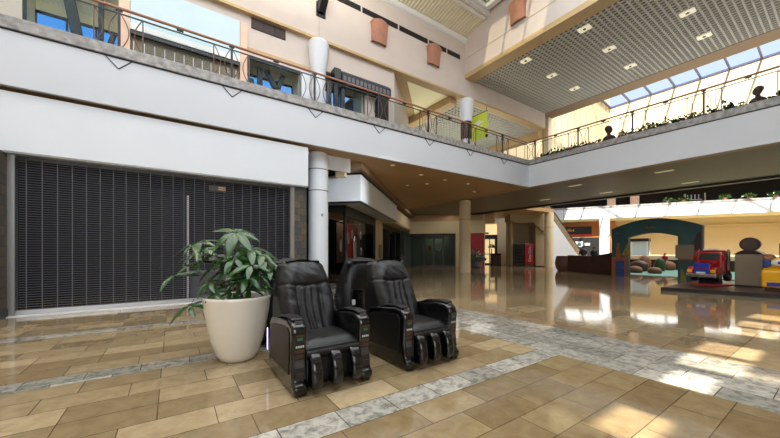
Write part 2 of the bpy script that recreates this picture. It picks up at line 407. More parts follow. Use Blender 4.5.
# --- wall above the grid ceiling
struct('wall_upper_right', B(10.95, 11.25, -12, 10, 9.3, 12.4), 'wall')
struct('trim_upper_right_joint', MB().box(10.94, 10.95, -12, 10, 9.98, 10.0), 'tan')
struct('trim_grid_beam_near', B(10.93, 11.5, -12, 10, 9.1, 9.3), 'tan')
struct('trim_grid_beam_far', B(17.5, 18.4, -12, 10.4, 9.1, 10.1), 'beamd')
mb = MB()
x = 11.5
while x < 17.5: mb.box(x-.022, x+.022, -8, 10, 9.12, 9.17); x += .17
y = -8.
while y < 10: mb.box(11.5, 17.5, y-.022, y+.022, 9.12, 9.17); y += .17
struct('ceiling_metal_grid', mb, 'grid')
struct('ceiling_plenum', B(11.2, 17.6, -12, 10.1, 9.6, 9.7), 'plenum')
# --- near atrium roof: corrugated slope, skylight frame, roof slab with openings
mb = MB(); xs = []; x = -8.; pts = []
while x < 10.95:
    pts += [(x, 0), (x+.04, 0), (x+.06, .05), (x+.13, .05)]; x += .15
rows = []
za, zb, ya, yb = 10.93, 11.16, 9.98, 8.7
rows.append([(p[0], ya, za+p[1]) for p in pts]); rows.append([(p[0], yb, zb+p[1]) for p in pts])
mb.gridsurf(rows); struct('ceiling_corrugated', mb, 'corr', recalc=False)
struct('trim_skylight_sill', MB().obox((1.4, 8.85, 11.11), (9.5, 0, 0), (0, .05, -.01), (0, .0, .03)), 'frame_w')
# roof slab z 12 with openings; unseen row shaped to land sun patches on the floor
opens = [(9.3, 10.55, 5.8, 8.5)]
PATCH = (2.83, 4.26, 5.16, 6.01, 7.64, 8.5, 9.65)
hz = 11.4
for p in PATCH:
    e = .06 if p > 5 else 0
    opens.append((p-.7*hz-.31-e, p-.7*hz+.31+e, .94-.23*hz-.18-e*1.6, .94-.23*hz+.18+e*1.6))
xsb = sorted({-8., 10.95, *[o[0] for o in opens], *[o[1] for o in opens]}); ysb = sorted({-12., 8.7, *[o[2] for o in opens], *[o[3] for o in opens]})
mb = MB()
for i in range(len(xsb)-1):
    for j in range(len(ysb)-1):
        cx, cy = (xsb[i]+xsb[i+1])/2, (ysb[j]+ysb[j+1])/2
        if any(o[0] < cx < o[1] and o[2] < cy < o[3] for o in opens): continue
        mb.box(xsb[i], xsb[i+1], ysb[j], ysb[j+1], hz, hz+.1)
struct('ceiling_roof', mb, 'frame_w')
sk = MB()
sk.box(9.1, 10.75, 8.5, 8.6, 11.25, 11.45).box(9.1, 10.75, 5.65, 5.8, 11.25, 11.45).box(9.1, 9.3, 5.8, 8.5, 11.25, 11.45).box(10.55, 10.75, 5.8, 8.5, 11.25, 11.45)
sk.box(9.3, 10.55, 7.55, 7.63, 11.3, 11.42).box(9.3, 10.55, 6.6, 6.68, 11.3, 11.42)
sk.box(-8, 10.93, 8.62, 8.72, 11.14, 11.42)
f = struct('window_1', sk, 'frame_w')
MB().box(9.3, 10.55, 5.8, 8.5, 11.44, 11.45).build('window_pane', 'tint_glass', f)
struct('ceiling_roof_left', B(-8.2, 11.25, 9.9, 16, 12.0, 12.1), 'frame_w')
struct('wall_roof_gap', MB().box(-8, 11.2, 10.2, 10.3, 10.8, 12.1).box(-8, 11.2, 8.72, 8.8, 11.3, 12.1).box(-8,11.2,8.72,10.3,12.0,12.1), 'wall')
struct('ceiling_roof_bridge', B(11.1, 18.6, -12, 20, 12.3, 12.4), 'frame_w')

# --- level 2 recess on the left
YR = 10.12
mb = MB()
mb.box(-8, -2.67, YR, YR+.15, ZF, 8.26).box(1.81, 3.75, YR, YR+.15, 7.1, 8.26).box(3.9, 7.1, YR, YR+.15, 7.4, 8.26).box(-2.67, 1.81, YR, YR+.15, 7.95, 8.26).box(3.75, 3.9, YR, YR+.15, ZF, 8.26)
mb.box(5.8, 7.1, YR, YR+.15, ZF, 7.4).box(-.9, 1.7, YR+.1, YR+.2, ZF, 8.2)
struct('wall_upper_shops', mb, 'wall')
struct('trim_shop_band', B(1.82, 3.74, YR-.04, YR, 7.22, 7.31), 'tan')
struct('trim_pilaster_peach_left', B(-1.07, -.86, YR-.06, YR+.2, ZF, 8.24), 'peach')
struct('trim_pilaster_peach_right', B(1.62, 1.81, YR-.06, YR+.2, ZF, 7.98), 'peach')
struct('trim_pilaster_white', B(3.41, 3.73, YR-.04, YR+.2, ZF, 7.12), 'white')
struct('floor_upper_gallery', B(-8, 3.2, 9.75, 14.5, ZF-.15, ZF-.01), 'stone')
# made-up rooms behind the shop glass, standing in for reflected sky and ribbed ceiling
def reflection_room(n, x0, x1, zhead, zb=6.85):
    mb = MB(); y0 = YR+.16; y1 = 10.95; zt = max(zhead, zb+.45)+.35
    x = x0
    while x < x1-.02:
        mb.prism([(y0, zt), (y1, zb+.25), (y1, zb+.3), (y0, zt+.05)], x, x+.055, 'x'); x += .09
    mb.prism([(y0, zt+.05), (y1, zb+.3), (y1, zb+.35), (y0, zt+.1)], x0, x1, 'x')
    struct('ceiling_reflection_room_%d' % n, mb, 'corr')
    struct('wall_reflection_room_%d' % n, MB().box(x0-.05, x1+.05, y1, y1+.1, zb, zt+.2).box(x0-.05, x1+.05, y1, y1+.1, ZF, 6.0).box(x0-.05, x0, y0, y1, ZF, zt+.2).box(x1, x1+.05, y0, y1, ZF, zt+.2).box(x0-.05, x1+.05, y0, y1+.1, zt+.1, zt+.2), 'cream')
    fr = MB().box(x0, x1, y1-.03, y1, zb-.05, zb+.02).box(x0, x1, y1-.03, y1, 6.0, 6.05)
    for k in range(4):
        x = x0+(x1-x0)*k/3; fr.box(x-.02, x+.02, y1-.03, y1+.02, 6.0, zb)
    f = struct('window_%d' % (n+1), fr, 'char')  # stands in for sky reflected in the shop glass
    MB().box(x0, x1, y1+.02, y1+.03, 6.0, zb).build('window_pane', 'sky_glass', f)
    g = MB().box(x0, x1, YR+.02, YR+.08, zhead-.06, zhead).box(x0, x0+.05, YR+.02, YR+.08, ZF, zhead)
    g = struct('window_%d' % (n+5), g, 'char')
    MB().box(x0, x1, YR+.04, YR+.05, ZF, zhead).build('window_pane', 'glass', g)
reflection_room(1, -2.67, -1.07, 7.95, 7.0)
reflection_room(2, 1.85, 3.4, 7.08, 6.95)
reflection_room(3, 3.95, 5.75, 7.25, 7.2)

def reflected_strut(label, pts, w=.16):  # bars built behind the glass in place of reflected trusses
    mb = MB()
    for a, b in pts: mb.bar(a, b, w, w)
    tag(mb.build('strut_reflection', 'char', bevel=.01), label, 'beam')
reflected_strut('thick dark diagonal brace standing in for a reflection in the leftmost upper window', [((-2.1, 10.5, 7.75), (-1.72, 10.5, ZF))], .2)
reflected_strut('thin dark diagonal brace standing in for a reflection next to the peach pilaster, leftmost upper window', [((-1.45, 10.5, 7.7), (-1.45, 10.5, ZF)), ((-1.2, 10.5, 6.75), (-1.5, 10.5, 5.7))], .1)
reflected_strut('dark Y-shaped brace standing in for a reflection in the window right of the pale blue panel', [((2.95, 10.5, 6.98), (2.5, 10.5, ZF)), ((2.45, 10.5, 7.0), (2.72, 10.5, 6.5)), ((2.25, 10.5, 7.0), (2.25, 10.5, ZF)), ((1.98, 10.5, 6.6), (2.12, 10.5, ZF))], .14)

# pale blue sign panel and rolling grille of the shop below it
t = thing('shop_sign', 'long pale blue blank sign panel over the closed upper shop', 'sign', (.38, YR, 6.85))
MB().box(-1.23, 1.23, -.08, .0, .05, 1.1).build('panel', 'paleblue', t, bevel=.01)
MB().box(-1.23, 1.23, -.12, .0, -.1, .05).build('lower_trim', 'frame_w', t)
MB().box(-1.23, 1.23, -.10, .0, -.2, -.1).build('track', 'black', t)
g = MB()
g.m(0).box(-1.23, 1.23, 0, .02, 0, 1.08)
for i in range(14): g.m(1).box(-1.23, 1.23, -.03, 0, .02+i*.03, .035+i*.03)
for i in range(12): g.m(2).box(-1.18+i*.21, -1.165+i*.21, -.035, 0, 0, .95)
tag(g.build('rolling_grille', ['beigebox', 'sill', 'frame_w'], loc=(.38, YR+.03, ZF)), 'beige closed rolling grille under the pale blue sign panel', 'shutter')
# vent
t = thing('wall_vent', 'dark three-part louvred vent high on the upper shop wall', 'vent', (2.43, YR, 7.92))
MB().box(-.5, .5, -.02, .0, 0, .31).build('backing', 'dark2', t)
for k in range(3):
    mb = MB()
    for i in range(7): mb.box(-.49+k*.333, -.18+k*.333, -.03, -.02, .02+i*.041, .045+i*.041)
    mb.build('louvre', 'walnut', t)
# black slot diffusers, with gaps
for i, (x0, x1) in enumerate(((4.35, 5.55), (5.62, 7.18), (7.25, 8.7), (8.78, 9.75), (9.82, 10.6))):
    tag(B(x0, x1, YU-.012, YU+.0, 9.86, 10.06).build('slot_vent', 'black'), 'black slot vent on the upper wall, %s from the left' % ('first', 'second', 'third', 'fourth', 'fifth')[i], 'vent', 'black slot vents on the upper wall')

# wall sconces
def sconce(loc, rotz, label):
    t = thing('wall_sconce', label, 'lamp', loc, rotz, 'terracotta wall sconces')
    prof = []; rows = []
    for i in range(9):
        v = i/8
        z = .34-.72*v; hw = .34-.03*math.sin(PI*v)-.03*v; dep = .26-.12*v
        row = [(-hw, 0, z)]
        for j in range(9):
            a = j/8; row.append((-hw+2*hw*a, -dep*(.75+.25*math.sin(PI*a)), z+.06*math.sin(PI*a)*(1-v)*1.2))
        row.append((hw, 0, z)); rows.append(row)
    mb = MB().gridsurf(rows); mb.build('shade', 'terra', t, recalc=True)
    MB().box(-.2, .2, -.12, 0, -.1, .05).build('bracket', 'dark2', t)
sconce((6.29, YU, 9.33), 0, 'terracotta wall sconce on the left upper wall, nearer of the two there')
sconce((8.97, YU, 9.42), 0, 'terracotta wall sconce on the left upper wall, closest to the corner')
sconce((10.95, 7.3, 10.45), PI*1.5, 'terracotta wall sconce on the sunlit wall above the grid ceiling')
# dark beam end sticking out of the wall
t = thing('steel_beam', 'dark steel beam end projecting from the upper left wall', 'beam', (4.05, YU, 9.45))
MB().bar((0, 0, -.2), (0, -.5, .28), .24, .3).build('beam_body', 'char', t, bevel=.01)
MB().box(-.16, .16, -.03, 0, -.42, .05).build('end_plate', 'black', t)

# upper columns with tapered capitals
def upper_column(x, label, band=False):
    t = thing('upper_column', label, 'column', (x, 9.95, ZF))
    MB().lathe([(.22, 0), (.22, 1.55), (.22, 1.55)], n=28).build('shaft', 'white', t, smooth=True)
    MB().lathe([(.22, 1.5), (.25, 1.6), (.33, 2.40), (.34, 2.48), (.31, 2.53), (.30, 2.54)], n=28).build('capital', 'white', t, smooth=True)
    if band: MB().lathe([(.235, .75), (.245, .77), (.245, 1.5), (.235, 1.54)], n=28).build('band', 'walnut', t, smooth=True)
    return t
upper_column(3.95, 'white upper-level column with flared capital beside the dark awning')
upper_column(10.95, 'white upper-level column with brown band beside the lime banner', True)
struct('trim_upper_pier', B(18.0, 18.4, 10.1, 10.5, ZF, 9.1), 'cream')
# dark awning shop
t = thing('shop_awning', 'dark patterned awning box over the upper shop doorway', 'awning', (5.72, YR, 7.0))
mb = MB().prism([(0, 0), (-.35, .0), (-.35, .33), (-.2, .47), (0, .47)], -1.0, 1.0, 'x')
mb.build('canopy', 'char', t, bevel=.015)
mb = MB()
for i in range(12): mb.m(0).box(-.95+i*.16, -.85+i*.16, -.36, -.35, .08, .25)
mb.build('pattern', 'sill', t)
MB().box(-1.25, -1.02, -.3, .0, .1, .45).build('side_bracket', 'black', t)
for x, l in ((4.36, 'first'), (4.6, 'second'), (4.86, 'third')):
    tag(B(x-.07, x+.07, YR-.14, YR-.01, ZF, 6.98).build('door_post', 'char', bevel=.01), 'dark upright post under the awning, %s from the left' % l, 'post', 'dark posts below the awning')
tag(B(6.2, 6.6, 9.75, 10.1, ZF, 6.95).build('kiosk_cabinet', 'dark2', bevel=.02), 'dark tall cabinet standing below the right end of the awning', 'cabinet')
# diagonal upper shop wall, cream panel ceiling, grid ceiling beyond
def diag(x0, y0, s0, s1, d0, d1, z0, z1, mb=None):
    mb = mb or MB()
    def q(s, d): return (x0+R2*s-R2*d, y0+R2*s+R2*d)     # d: into the wall
    pts = [q(s0, d0), q(s1, d0), q(s1, d1), q(s0, d1)]
    return mb.prism(pts, z0, z1, 'z')
struct('wall_upper_diagonal', diag(7.1, 10.14, 0, 11, 0, .3, ZF, 8.3), 'wall')
poly([(7.0, 10.36), (10.75, 10.36), (10.75, 16), (10.3, 16), (10.3, 13.7)], 8.32, 'ceiling_gallery_band', 'tan')
poly([(7.95, 10.42), (10.25, 10.42), (10.25, 12.75)], 8.29, 'ceiling_cream_panel', 'cream_glow', .03)
struct('trim_gallery_beam', B(10.3, 10.75, 10.36, 16, 8.0, 8.32), 'tan')
mb = MB(); x = 10.75
while x < 17.6: mb.box(x-.025, x+.025, 10.4, 18, 8.26, 8.34); x += .22
y = 10.4
while y < 18: mb.box(10.75, 17.6, y-.025, y+.025, 8.26, 8.34); y += .22
struct('ceiling_gallery_grid', mb, 'grid')
struct('ceiling_gallery_plenum', B(7, 18.0, 10.36, 18, 8.5, 8.6), 'plenum')
struct('wall_gallery_back', B(10, 18.4, 17.9, 18, ZF, 8.6), 'tanw')
struct('trim_gallery_beam_end', B(17.5, 18.0, 10.4, 18, 7.9, 8.5), 'tan')

# lime banner hung at the rail
t = thing('hanging_banner', 'lime green shop banner hanging above the left railing', 'banner', (11.75, 9.92, 6.5), -PI/2)
mb = MB().box(-.5, .5, -.012, .012, 0, 1.15); mb.build('cloth', 'lime', t)
mb = MB()
for i, (a, b, z) in enumerate(((-.35, .15, .75), (-.2, .3, .68), (-.3, .1, .6), (-.1, .25, .5))):
    mb.prism([(a, z), (b, z+.06), (b-.08, z+.12), (a+.06, z+.05)], -.02, -.013, 'y')
mb.build('print', 'limew', t)
MB().bar((-.5, 0, 1.17), (.5, 0, 1.17), .03).bar((.45, 0, 1.17), (.45, 0, 1.4), .015).bar((-.45, 0, 1.17), (-.45, 0, 1.4), .015).build('hanging_rod', 'iron', t)
MB().ell((.5, -.05, .02), .08, .06, .07).build('tag', 'cherry', t)

# ------------------------------------------------------------------ railings
def railing(name, label, p0, p1, s_posts, ztop, loc):
    # runs along local +s from p0 to p1; local frame: s along x, thickness y
    t = thing(name, label, 'railing', loc[0], loc[1])
    L0, L1 = p0, p1
    h = .9
    mb = MB().tube([(L0, 0, h), (L1, 0, h)], .032, 10); mb.build('handrail', 'copper', t, smooth=True)
    MB().box(L0, L1, -.012, .012, h-.13, h-.105).build('top_bar', 'black', t)
    for i, s in enumerate(s_posts):
        MB().box(s-.025, s+.025, -.025, .025, 0, h-.02).box(s-.06, s+.06, -.035, .035, h-.06, h-.02).build('post', 'iron', t)
        for sg in (-1, 1):
            mb = MB().box(s+sg*.42-.012, s+sg*.42+.012, -.012, .012, 0, h-.11)
            for c0, bulge in ((.04, .13), (.40, -.13)):
                mb.tube([(s+sg*(c0+bulge*math.sin(PI*k/10)), 0, .02+(h-.16)*k/10) for k in range(11)], .011, 5)
            mb.build('ornamental_picket', 'bronze', t)
        if i+1 < len(s_posts):
            a, b = s+.46, s_posts[i+1]-.46
            MB().box(a, b, -.005, .005, .05, h-.14).build('glass_panel', 'glass', t)
            mid = (a+b)/2
            MB().box(mid-.07, mid+.07, -.03, .03, h-.07, h-.03).box(mid-.008, mid+.008, -.008, .008, h-.13, h-.05).build('bracket', 'black', t)
    return t
railing('balcony_railing', 'left balcony railing with copper handrail and curved iron pickets', -3.6, 14.55, [-3.25+2.27*k for k in range(8)], ZT, ((0, 9.27, ZT), 0))
railing('balcony_railing', 'right bridge railing with copper handrail behind planter greenery', -6, 9.2, [8.9-2.0*k for k in range(7)][::-1], ZT, ((14.68, 0, ZT), PI/2))

# planter greenery along the bridge curb
def leafclump(mb, c, n, r, size, up=.6):
    for i in range(n):
        d = Vector((random.gauss(0, 1), random.gauss(0, 1), abs(random.gauss(0, up)))).normalized()
        p = Vector(c)+Vector((d.x*r[0]*random.random(), d.y*r[1]*random.random(), d.z*r[2]*random.random()))
        a = d.cross(Vector((random.random()-.5, random.random()-.5, random.random()-.5))).normalized()
        q = d.cross(a).normalized(); s = size*(.6+.7*random.random())
        tip = p+d*s
        mb.add([p, p+d*s*.5+a*s*.3+q*s*.08, tip, p+d*s*.5-a*s*.3+q*s*.08], [(0, 1, 2), (0, 2, 3)])
mb = MB(); y = -5.
while y < 8.9:
    if min(abs(y-5.85), abs(y-1.75)) > .38: leafclump(mb, (15.0, y, ZT+.08), 24, (.15, .16, .16+.16*random.random()), .14)
    y += .13
g = mb.build('planter_greenery', 'leaf2', recalc=False)
tag(g, 'low dark green planting along the right bridge railing', 'plants', kind='stuff')
struct('trim_planter_box', B(14.81, 15.3, -12, 9.0, ZF, ZT+.06), 'brown_dark')

# bust sculptures among the greenery
def bust(loc, rotz, label, sc=1., lean=0):
    mb = MB()
    mb.lathe([(.22, 0), (.25, .06), (.23, .17), (.14, .25), (.075, .30), (.07, .37), (.09, .40)], n=20)
    mb.ell((lean, -.01, .52), .125, .145, .165, 20, 14)
    mb.ell((lean, -.15, .50), .022, .035, .035, 8, 6)          # nose
    mb.ell((lean, -.125, .44), .04, .02, .014, 8, 6)           # mouth
    for sx in (-1, 1):
        mb.ell((lean+sx*.05, -.128, .545), .02, .012, .012, 8, 6); mb.ell((lean+sx*.13, .0, .52), .02, .03, .045, 8, 6)
    mb.ell((lean, .03, .575), .14, .145, .13, 18, 10)          # hair
    mb.ell((0, 0, .14), .28, .16, .13, 18, 8)
    o = mb.build('bust_figure', 'bust', smooth=True, angle=180); o.location = loc; o.rotation_euler.z = rotz; o.scale = (sc,)*3
    tag(o, label, 'sculpture', 'dark busts in the bridge planter')
bust((15.05, 5.85, ZT+.06), 1.2, 'dark bust of head and shoulders in the bridge planter, farther one', .95)
bust((15.05, 1.75, ZT+.06), 2.6, 'dark bust of head and shoulders in the bridge planter, nearer one at right', .8)

# chairs/stroller on the upper floor by the corner
t = thing('lounge_chair', 'black lounge chair behind the railing at the balcony corner', 'chair', (17.6, 9.9, ZF), 2.2)
MB().box(-.3, .3, -.3, .3, .34, .44).build('seat', 'satin', t, bevel=.03)
MB().obox((0, .34, .75), (.3, 0, 0), (0, .05, -.015), (0, .09, .36)).build('backrest', 'satin', t, bevel=.03)
for sx in (-1, 1):
    for sy in (-1, 1): MB().bar((sx*.26, sy*.26, 0), (sx*.26, sy*.26, .36), .04).build('leg', 'char', t)
    MB().box(sx*.3-.03, sx*.3+.03, -.3, .3, .58, .63).build('armrest', 'char', t)

# ------------------------------------------------------------------ recessed lights
def row(i): return ('nearest', 'second', 'third', 'fourth')[i]
for i, x in enumerate((11.95, 13.93, 15.95)):
    for j, y in enumerate((7.66, 5.4, 3.14, .88)):
        if i == 0 and j > 1: continue
        if j == 3 and i == 1: continue
        t = thing('grid_downlight', 'square downlight in the grid ceiling, %s row from the sunlit wall, %s from the left' % (row(i), ('first', 'second', 'third', 'fourth')[j]), 'light', (x, y, 9.1), 0, 'downlights in the metal grid ceiling')
        MB().box(-.14, .14, -.19, .19, 0, .04).build('housing', 'lampbox', t)
        MB().lathe([(.05, -.012), (.055, 0)], n=14).build('lens', 'label_grey' if False else 'lab_grey', t)
for i, (x, y, l) in enumerate(((16.25, 7.78, 'near corner'), (19.6, 7.76, 'far left'), (16.35, 4.39, 'near middle'), (19.98, 4.41, 'far middle'), (19.13, 10.95, 'farthest left'), (16.3, 1.0, 'near right'))):
    t = thing('soffit_downlight', 'oval recessed downlight under the bridge, %s' % l, 'light', (x, y, ZS+.03), 0, 'downlights under the bridge')
    MB().box(-.1, .1, -.3, .3, -.02, .0).build('trim_plate', 'cream_glow', t, bevel=.008)
    MB().box(-.06, .06, -.22, .22, -.028, -.02).build('lens', 'lamp_dim', t)
for i, (x, y) in enumerate(((6.77, 9.75), (8.59, 10.29), (10.08, 10.41), (11.58, 10.41), (9.97, 11.5), (9.41, 12.3), (13.4, 11.6))):
    t = thing('ceiling_spot', 'small round spot in the brown soffit, %s counted from the left column' % ('first', 'second', 'third', 'fourth', 'fifth', 'sixth', 'seventh')[i], 'light', (x, y, ZS+.01), 0, 'spots in the brown soffit')
    MB().lathe([(.09, -.012), (.1, 0)], n=18).build('ring', 'cream', t)
    MB().lathe([(.06, -.018), (.065, -.012)], n=18).build('lens', 'lamp_dim', t)

# ------------------------------------------------------------------ columns level 1
def column(x, y, r, m, label, rings, ztop=ZS+.01):
    t = thing('column', label, 'column', (x, y, 0))
    MB().lathe([(r, 0), (r, ztop-.12), (r-.02, ztop-.04), (r-.08, ztop)], n=40).build('shaft', m, t, smooth=True)
    for z in rings: MB().lathe([(r+.001, z-.012), (r+.006, z-.01), (r+.006, z+.01), (r+.001, z+.012)], n=40).build('joint_ring', 'char', t, smooth=True)
    return t
c1 = column(3.92, 9.9, .32, 'white', 'white round column beside the closed storefront shutter', (3.25, 3.93))
mb = MB().box(-.03, .03, -.335, -.32, 2.42, 2.5); mb.build('switch_plate', 'alu', c1)
column(15.18, 13.9, .345, 'cream', 'beige round column standing alone in the middle distance', (3.3,))
column(25.76, 14.4, .345, 'cream', 'beige round column beside the vending alcove and escalator', (3.3,))

# ------------------------------------------------------------------ shutter with shop behind
t = thing('rolling_shutter', 'wide closed see-through rolling shutter on the dark left store', 'shutter', (.14, 9.55, 0))
mb = MB(); z = .12
while z < 3.22:
    mb.box(-2.76, 2.76, -.008, .008, z-.005, z+.005); z += .05
mb.build('grille_rods', 'rod', t)
mb = MB(); x = -2.6
while x < 2.7: mb.box(x-.005, x+.005, -.010, .010, .1, 3.22); x += .225
mb.build('grille_links', 'sill', t)
MB().box(-2.76, 2.76, -.03, .03, 0.0, .11).build('bottom_rail', 'alu', t, bevel=.008)
tag(B(-2.7, 3.0, 9.36, 9.52, 0, .015).build('threshold_strip', 'frame_w'), 'pale metal threshold strip below the shutter', 'threshold')
t = thing('store_sign_light', 'small lit tan ceiling box hanging inside the closed store', 'light', (1.05, 10.2, 3.0))
MB().box(-.2, .2, -.05, .05, 0, .15).build('housing', 'beigebox', t)
MB().box(.02, .2, -.06, -.05, .02, .13).build('lit_face', 'exit', t)
MB().box(-.01, .01, -.01, .01, .15, .4).build('stem', 'black', t)
tag(MB().tube([(0, 0, 0), (0, 0, 2.75)], .025, 8).build('pole', 'frame_w', loc=(.33, 9.75, 0)), 'tall white pole leaning upright behind the shutter', 'pole')
t = thing('shop_counter', 'low grey counter block behind the shutter near the plant', 'counter', (1.1, 10.5, 0))
MB().box(-.7, .7, -.3, .3, 0, .72).build('body', 'sill', t, bevel=.01)
MB().box(-.74, .74, -.33, .33, .72, .76).build('top', 'alu', t, bevel=.006)
# little blue packet on the floor
t = thing('snack_packet', 'small crumpled blue and white packet on the floor by the shutter', 'packet', (.72, 8.9, 0), .3)
rows = [[(-.13+.26*j/8, -.07+.14*i/5, .01+.05*math.sin(PI*i/5)*math.sin(PI*j/8)+.012*math.sin(9*j+5*i)**2) for j in range(9)] for i in range(6)]
MB().gridsurf(rows).build('wrapper', 'blue', t, recalc=False)
MB().box(-.04, .06, -.03, .03, .055, .07).build('label', 'lab_w', t)

# ------------------------------------------------------------------ second storefront, set at 45 degrees
C0 = (5.86, 10.53)
def D(s0, s1, d0, d1, z0, z1, mb=None): return diag(C0[0], C0[1], s0, s1, d0, d1, z0, z1, mb)
struct('wall_diagonal_upper', D(-.3, 17, .55, .9, 4.1, ZS+.02), 'cream')
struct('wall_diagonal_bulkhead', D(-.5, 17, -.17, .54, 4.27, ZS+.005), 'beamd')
struct('wall_canopy_near', D(0, 8.2, 0, 1.7, 3.2, 4.2), 'white', bevel=.02)
struct('wall_canopy_far', D(8.2, 16.2, .12, 1.7, 3.1, 4.05), 'cream')
struct('trim_canopy_cap', D(-.03, 8.23, -.03, 1.7, 4.2, 4.26), 'black')
struct('trim_canopy_drip', D(-.02, 8.22, -.02, .06, 3.14, 3.2), 'black')
struct('trim_canopy_drip_end', D(-.02, .06, .06, 1.7, 3.14, 3.2), 'black')
struct('ceiling_canopy_soffit', D(.06, 16, .06, 1.0, 3.17, 3.2), 'fascia')
struct('wall_display_back', D(.6, 9, 3.6, 3.7, 0, 3.2), 'dark')
struct('wall_display_side', MB().prism([(4.3, 10.02), (4.3, 10.1), (6.5, 16), (4, 14)], 0, 3.9, 'z'), 'dark')
struct('wall_pier_shop', D(6.0, 7.9, .85, 1.4, 0, 3.2), 'tanw')
struct('wall_dark_shop_back', D(7.9, 16.5, 2.2, 2.3, 0, 3.2), 'dark')
g = struct('window_10', D(.7, .8, .85, .95, 0, 3.17, D(5.9, 6.0, .85, .95, 0, 3.17, D(.7, 6, .85, .95, 2.75, 3.17, D(.7, 6, .85, .95, 0, .12)))), 'black')
D(.8, 5.9, .89, .91, .12, 2.75).build('window_pane', 'glassd', g)
g = struct('window_11', D(.7, .8, .95, 1.7, 0, .12, D(.7, .8, .95, 1.7, 2.9, 3.17, D(.7, .8, 1.6, 1.7, 0, 3.17, D(.7,.8,2.5,2.6,0,3.17)))), 'black')
D(.74, .76, .95, 3.5, .12, 3.17).build('window_pane', 'glassd', g)
g = struct('window_12', D(8, 8.12, .9, 1.0, 0, 3.1, D(10.4, 10.52, .9, 1.0, 0, 3.1, D(13, 13.12, .9, 1.0, 0, 3.1, D(15.6, 15.75, .9, 1.0, 0, 3.1, D(8, 15.7, .9, 1, 2.8, 3.1))))), 'black')
D(10.5, 15.6, .94, .96, .1, 2.8).build('window_pane', 'glassg', g)
area('display_fill', (C0[0]+R2*3.2-R2*1.3, C0[1]+R2*3.2+R2*1.3, 3.05), .4, .2, 26, (1, .95, .88), (-.45, .45, -.8))  # fill added to make the drapes and ornaments visible
sp_ = bpy.data.lights.new('canopy_fill_spot', 'SPOT'); sp_.energy = 13000; sp_.spot_size = math.radians(6.6); sp_.spot_blend = .35; sp_.shadow_soft_size = .5; sp_.color = (.95, .98, 1)  # spot added to whiten the near canopy front
spo = bpy.data.objects.new('canopy_fill_spot', sp_); COL.objects.link(spo); spo.location = (12, -6, 4.2)
spo.rotation_euler = (Vector((5.6, 11, 3.4))-Vector((12, -6, 4.2))).to_track_quat('-Z', 'Y').to_euler()
# window decorations hung in the display
def dpt(s, d, z): return (C0[0]+R2*s-R2*d, C0[1]+R2*s+R2*d, z)
def hang(name, s, d, z, w, h, m, label, cat, shape='blob', group=None):
    t = thing(name, label, cat, dpt(s, d, z), PI/4, group)
    mb = MB()
    if shape == 'blob':
        n = 18; pts = [(w/2*math.cos(2*PI*k/n)*(1+.12*(k % 2)), h/2*math.sin(2*PI*k/n)*(1+.08*(k % 2))) for k in range(n)]
        mb.prism(pts, -.02, .02, 'y')
    else: mb.box(-w/2, w/2, -.01, .01, -h/2, h/2)
    mb.build('cut_out' if shape == 'blob' else 'cloth', m, t)
    MB().box(-.006, .006, -.006, .006, h/2, 2.74-z).build('cord', 'black', t)
hang('hanging_drape', 3.0, 1.9, 1.7, 1.0, 1.9, 'walnut', 'plain brown drape hanging in the dark display window', 'drape', 'r')
hang('hanging_drape', 5.0, 1.9, 1.65, 1.8, 2.1, 'redw', 'deep red drape hanging in the dark display window', 'drape', 'r')
for s, z, w_, h_, l in ((1.3, 1.55, .2, .5, 'single white drop, far left'), (1.9, .95, .36, .75, 'broad white figure, low left'), (2.3, 1.9, .22, .5, 'slim pale drop, high left'), (3.35, 1.45, .42, 1.15, 'largest white medallion, centre'), (2.9, 2.1, .2, .4, 'small white drop above the medallion'), (4.3, 2.1, .18, .35, 'small white drop, high right'), (4.5, 1.3, .16, .4, 'small white drop, right, low'), (5.4, 1.75, .14, .5, 'thin white drop on the red drape, far right')):
    hang('window_ornament', s, 1.25, z, w_, h_, 'lab_w', 'white cut-out window ornament, ' + l, 'ornament', 'blob', 'white ornaments in the display window')
tag(B(-.3, .3, -.02, .02, 0, .8).build('poster', 'beigebox', loc=dpt(7.0, .80, .9), rotz=PI/4), 'pale poster on the tan pier beside the dark shop', 'poster')

# ------------------------------------------------------------------ far shop row with double door
E0 = dpt(16.2, .0, 0)
def FW(s0, s1, d0, d1, z0, z1, mb=None):      # runs along (.707,-.707), d goes away from the camera
    mb = mb or MB()
    def q(s, d): return (E0[0]+R2*s+R2*d, E0[1]-R2*s+R2*d)
    return mb.prism([q(s0, d0), q(s1, d0), q(s1, d1), q(s0, d1)], z0, z1, 'z')
def fpt(s, d, z): return (E0[0]+R2*s+R2*d, E0[1]-R2*s+R2*d, z)
struct('wall_far_fascia', FW(-.2, 6.2, -.05, .8, 2.85, 3.9), 'tanw')
struct('wall_far_above', FW(-2, 7, .4, .7, 3.7, 4.52), 'brown')
struct('wall_far_shop_back', FW(-1, 4, 2.2, 2.3, 0, 3), 'shopgreen')
struct('wall_far_red', FW(4.35, 6.1, .1, .3, 0, 2.85), 'redw')
struct('wall_far_pier', FW(3.75, 4.35, -.0, .3, 0, 2.85), 'tanw')
struct('baseboard_far', FW(-.2, 3.75, .15, .2, 0, .18), 'black')
g = struct('window_13', FW(-.1, 0, .2, .3, 0, 2.85, FW(.95, 1.1, .2, .3, 0, 2.85, FW(3.6, 3.75, .2, .3, 0, 2.85, FW(2.7, 2.8, .2, .3, 0, 2.85, FW(-.1, 3.7, .2, .3, 2.6, 2.85))))), 'black')
FW(0, .95, .24, .26, .1, 2.6).build('window_pane', 'glassg', g); FW(2.8, 3.6, .24, .26, .1, 2.6).build('window_pane', 'glassg', g)
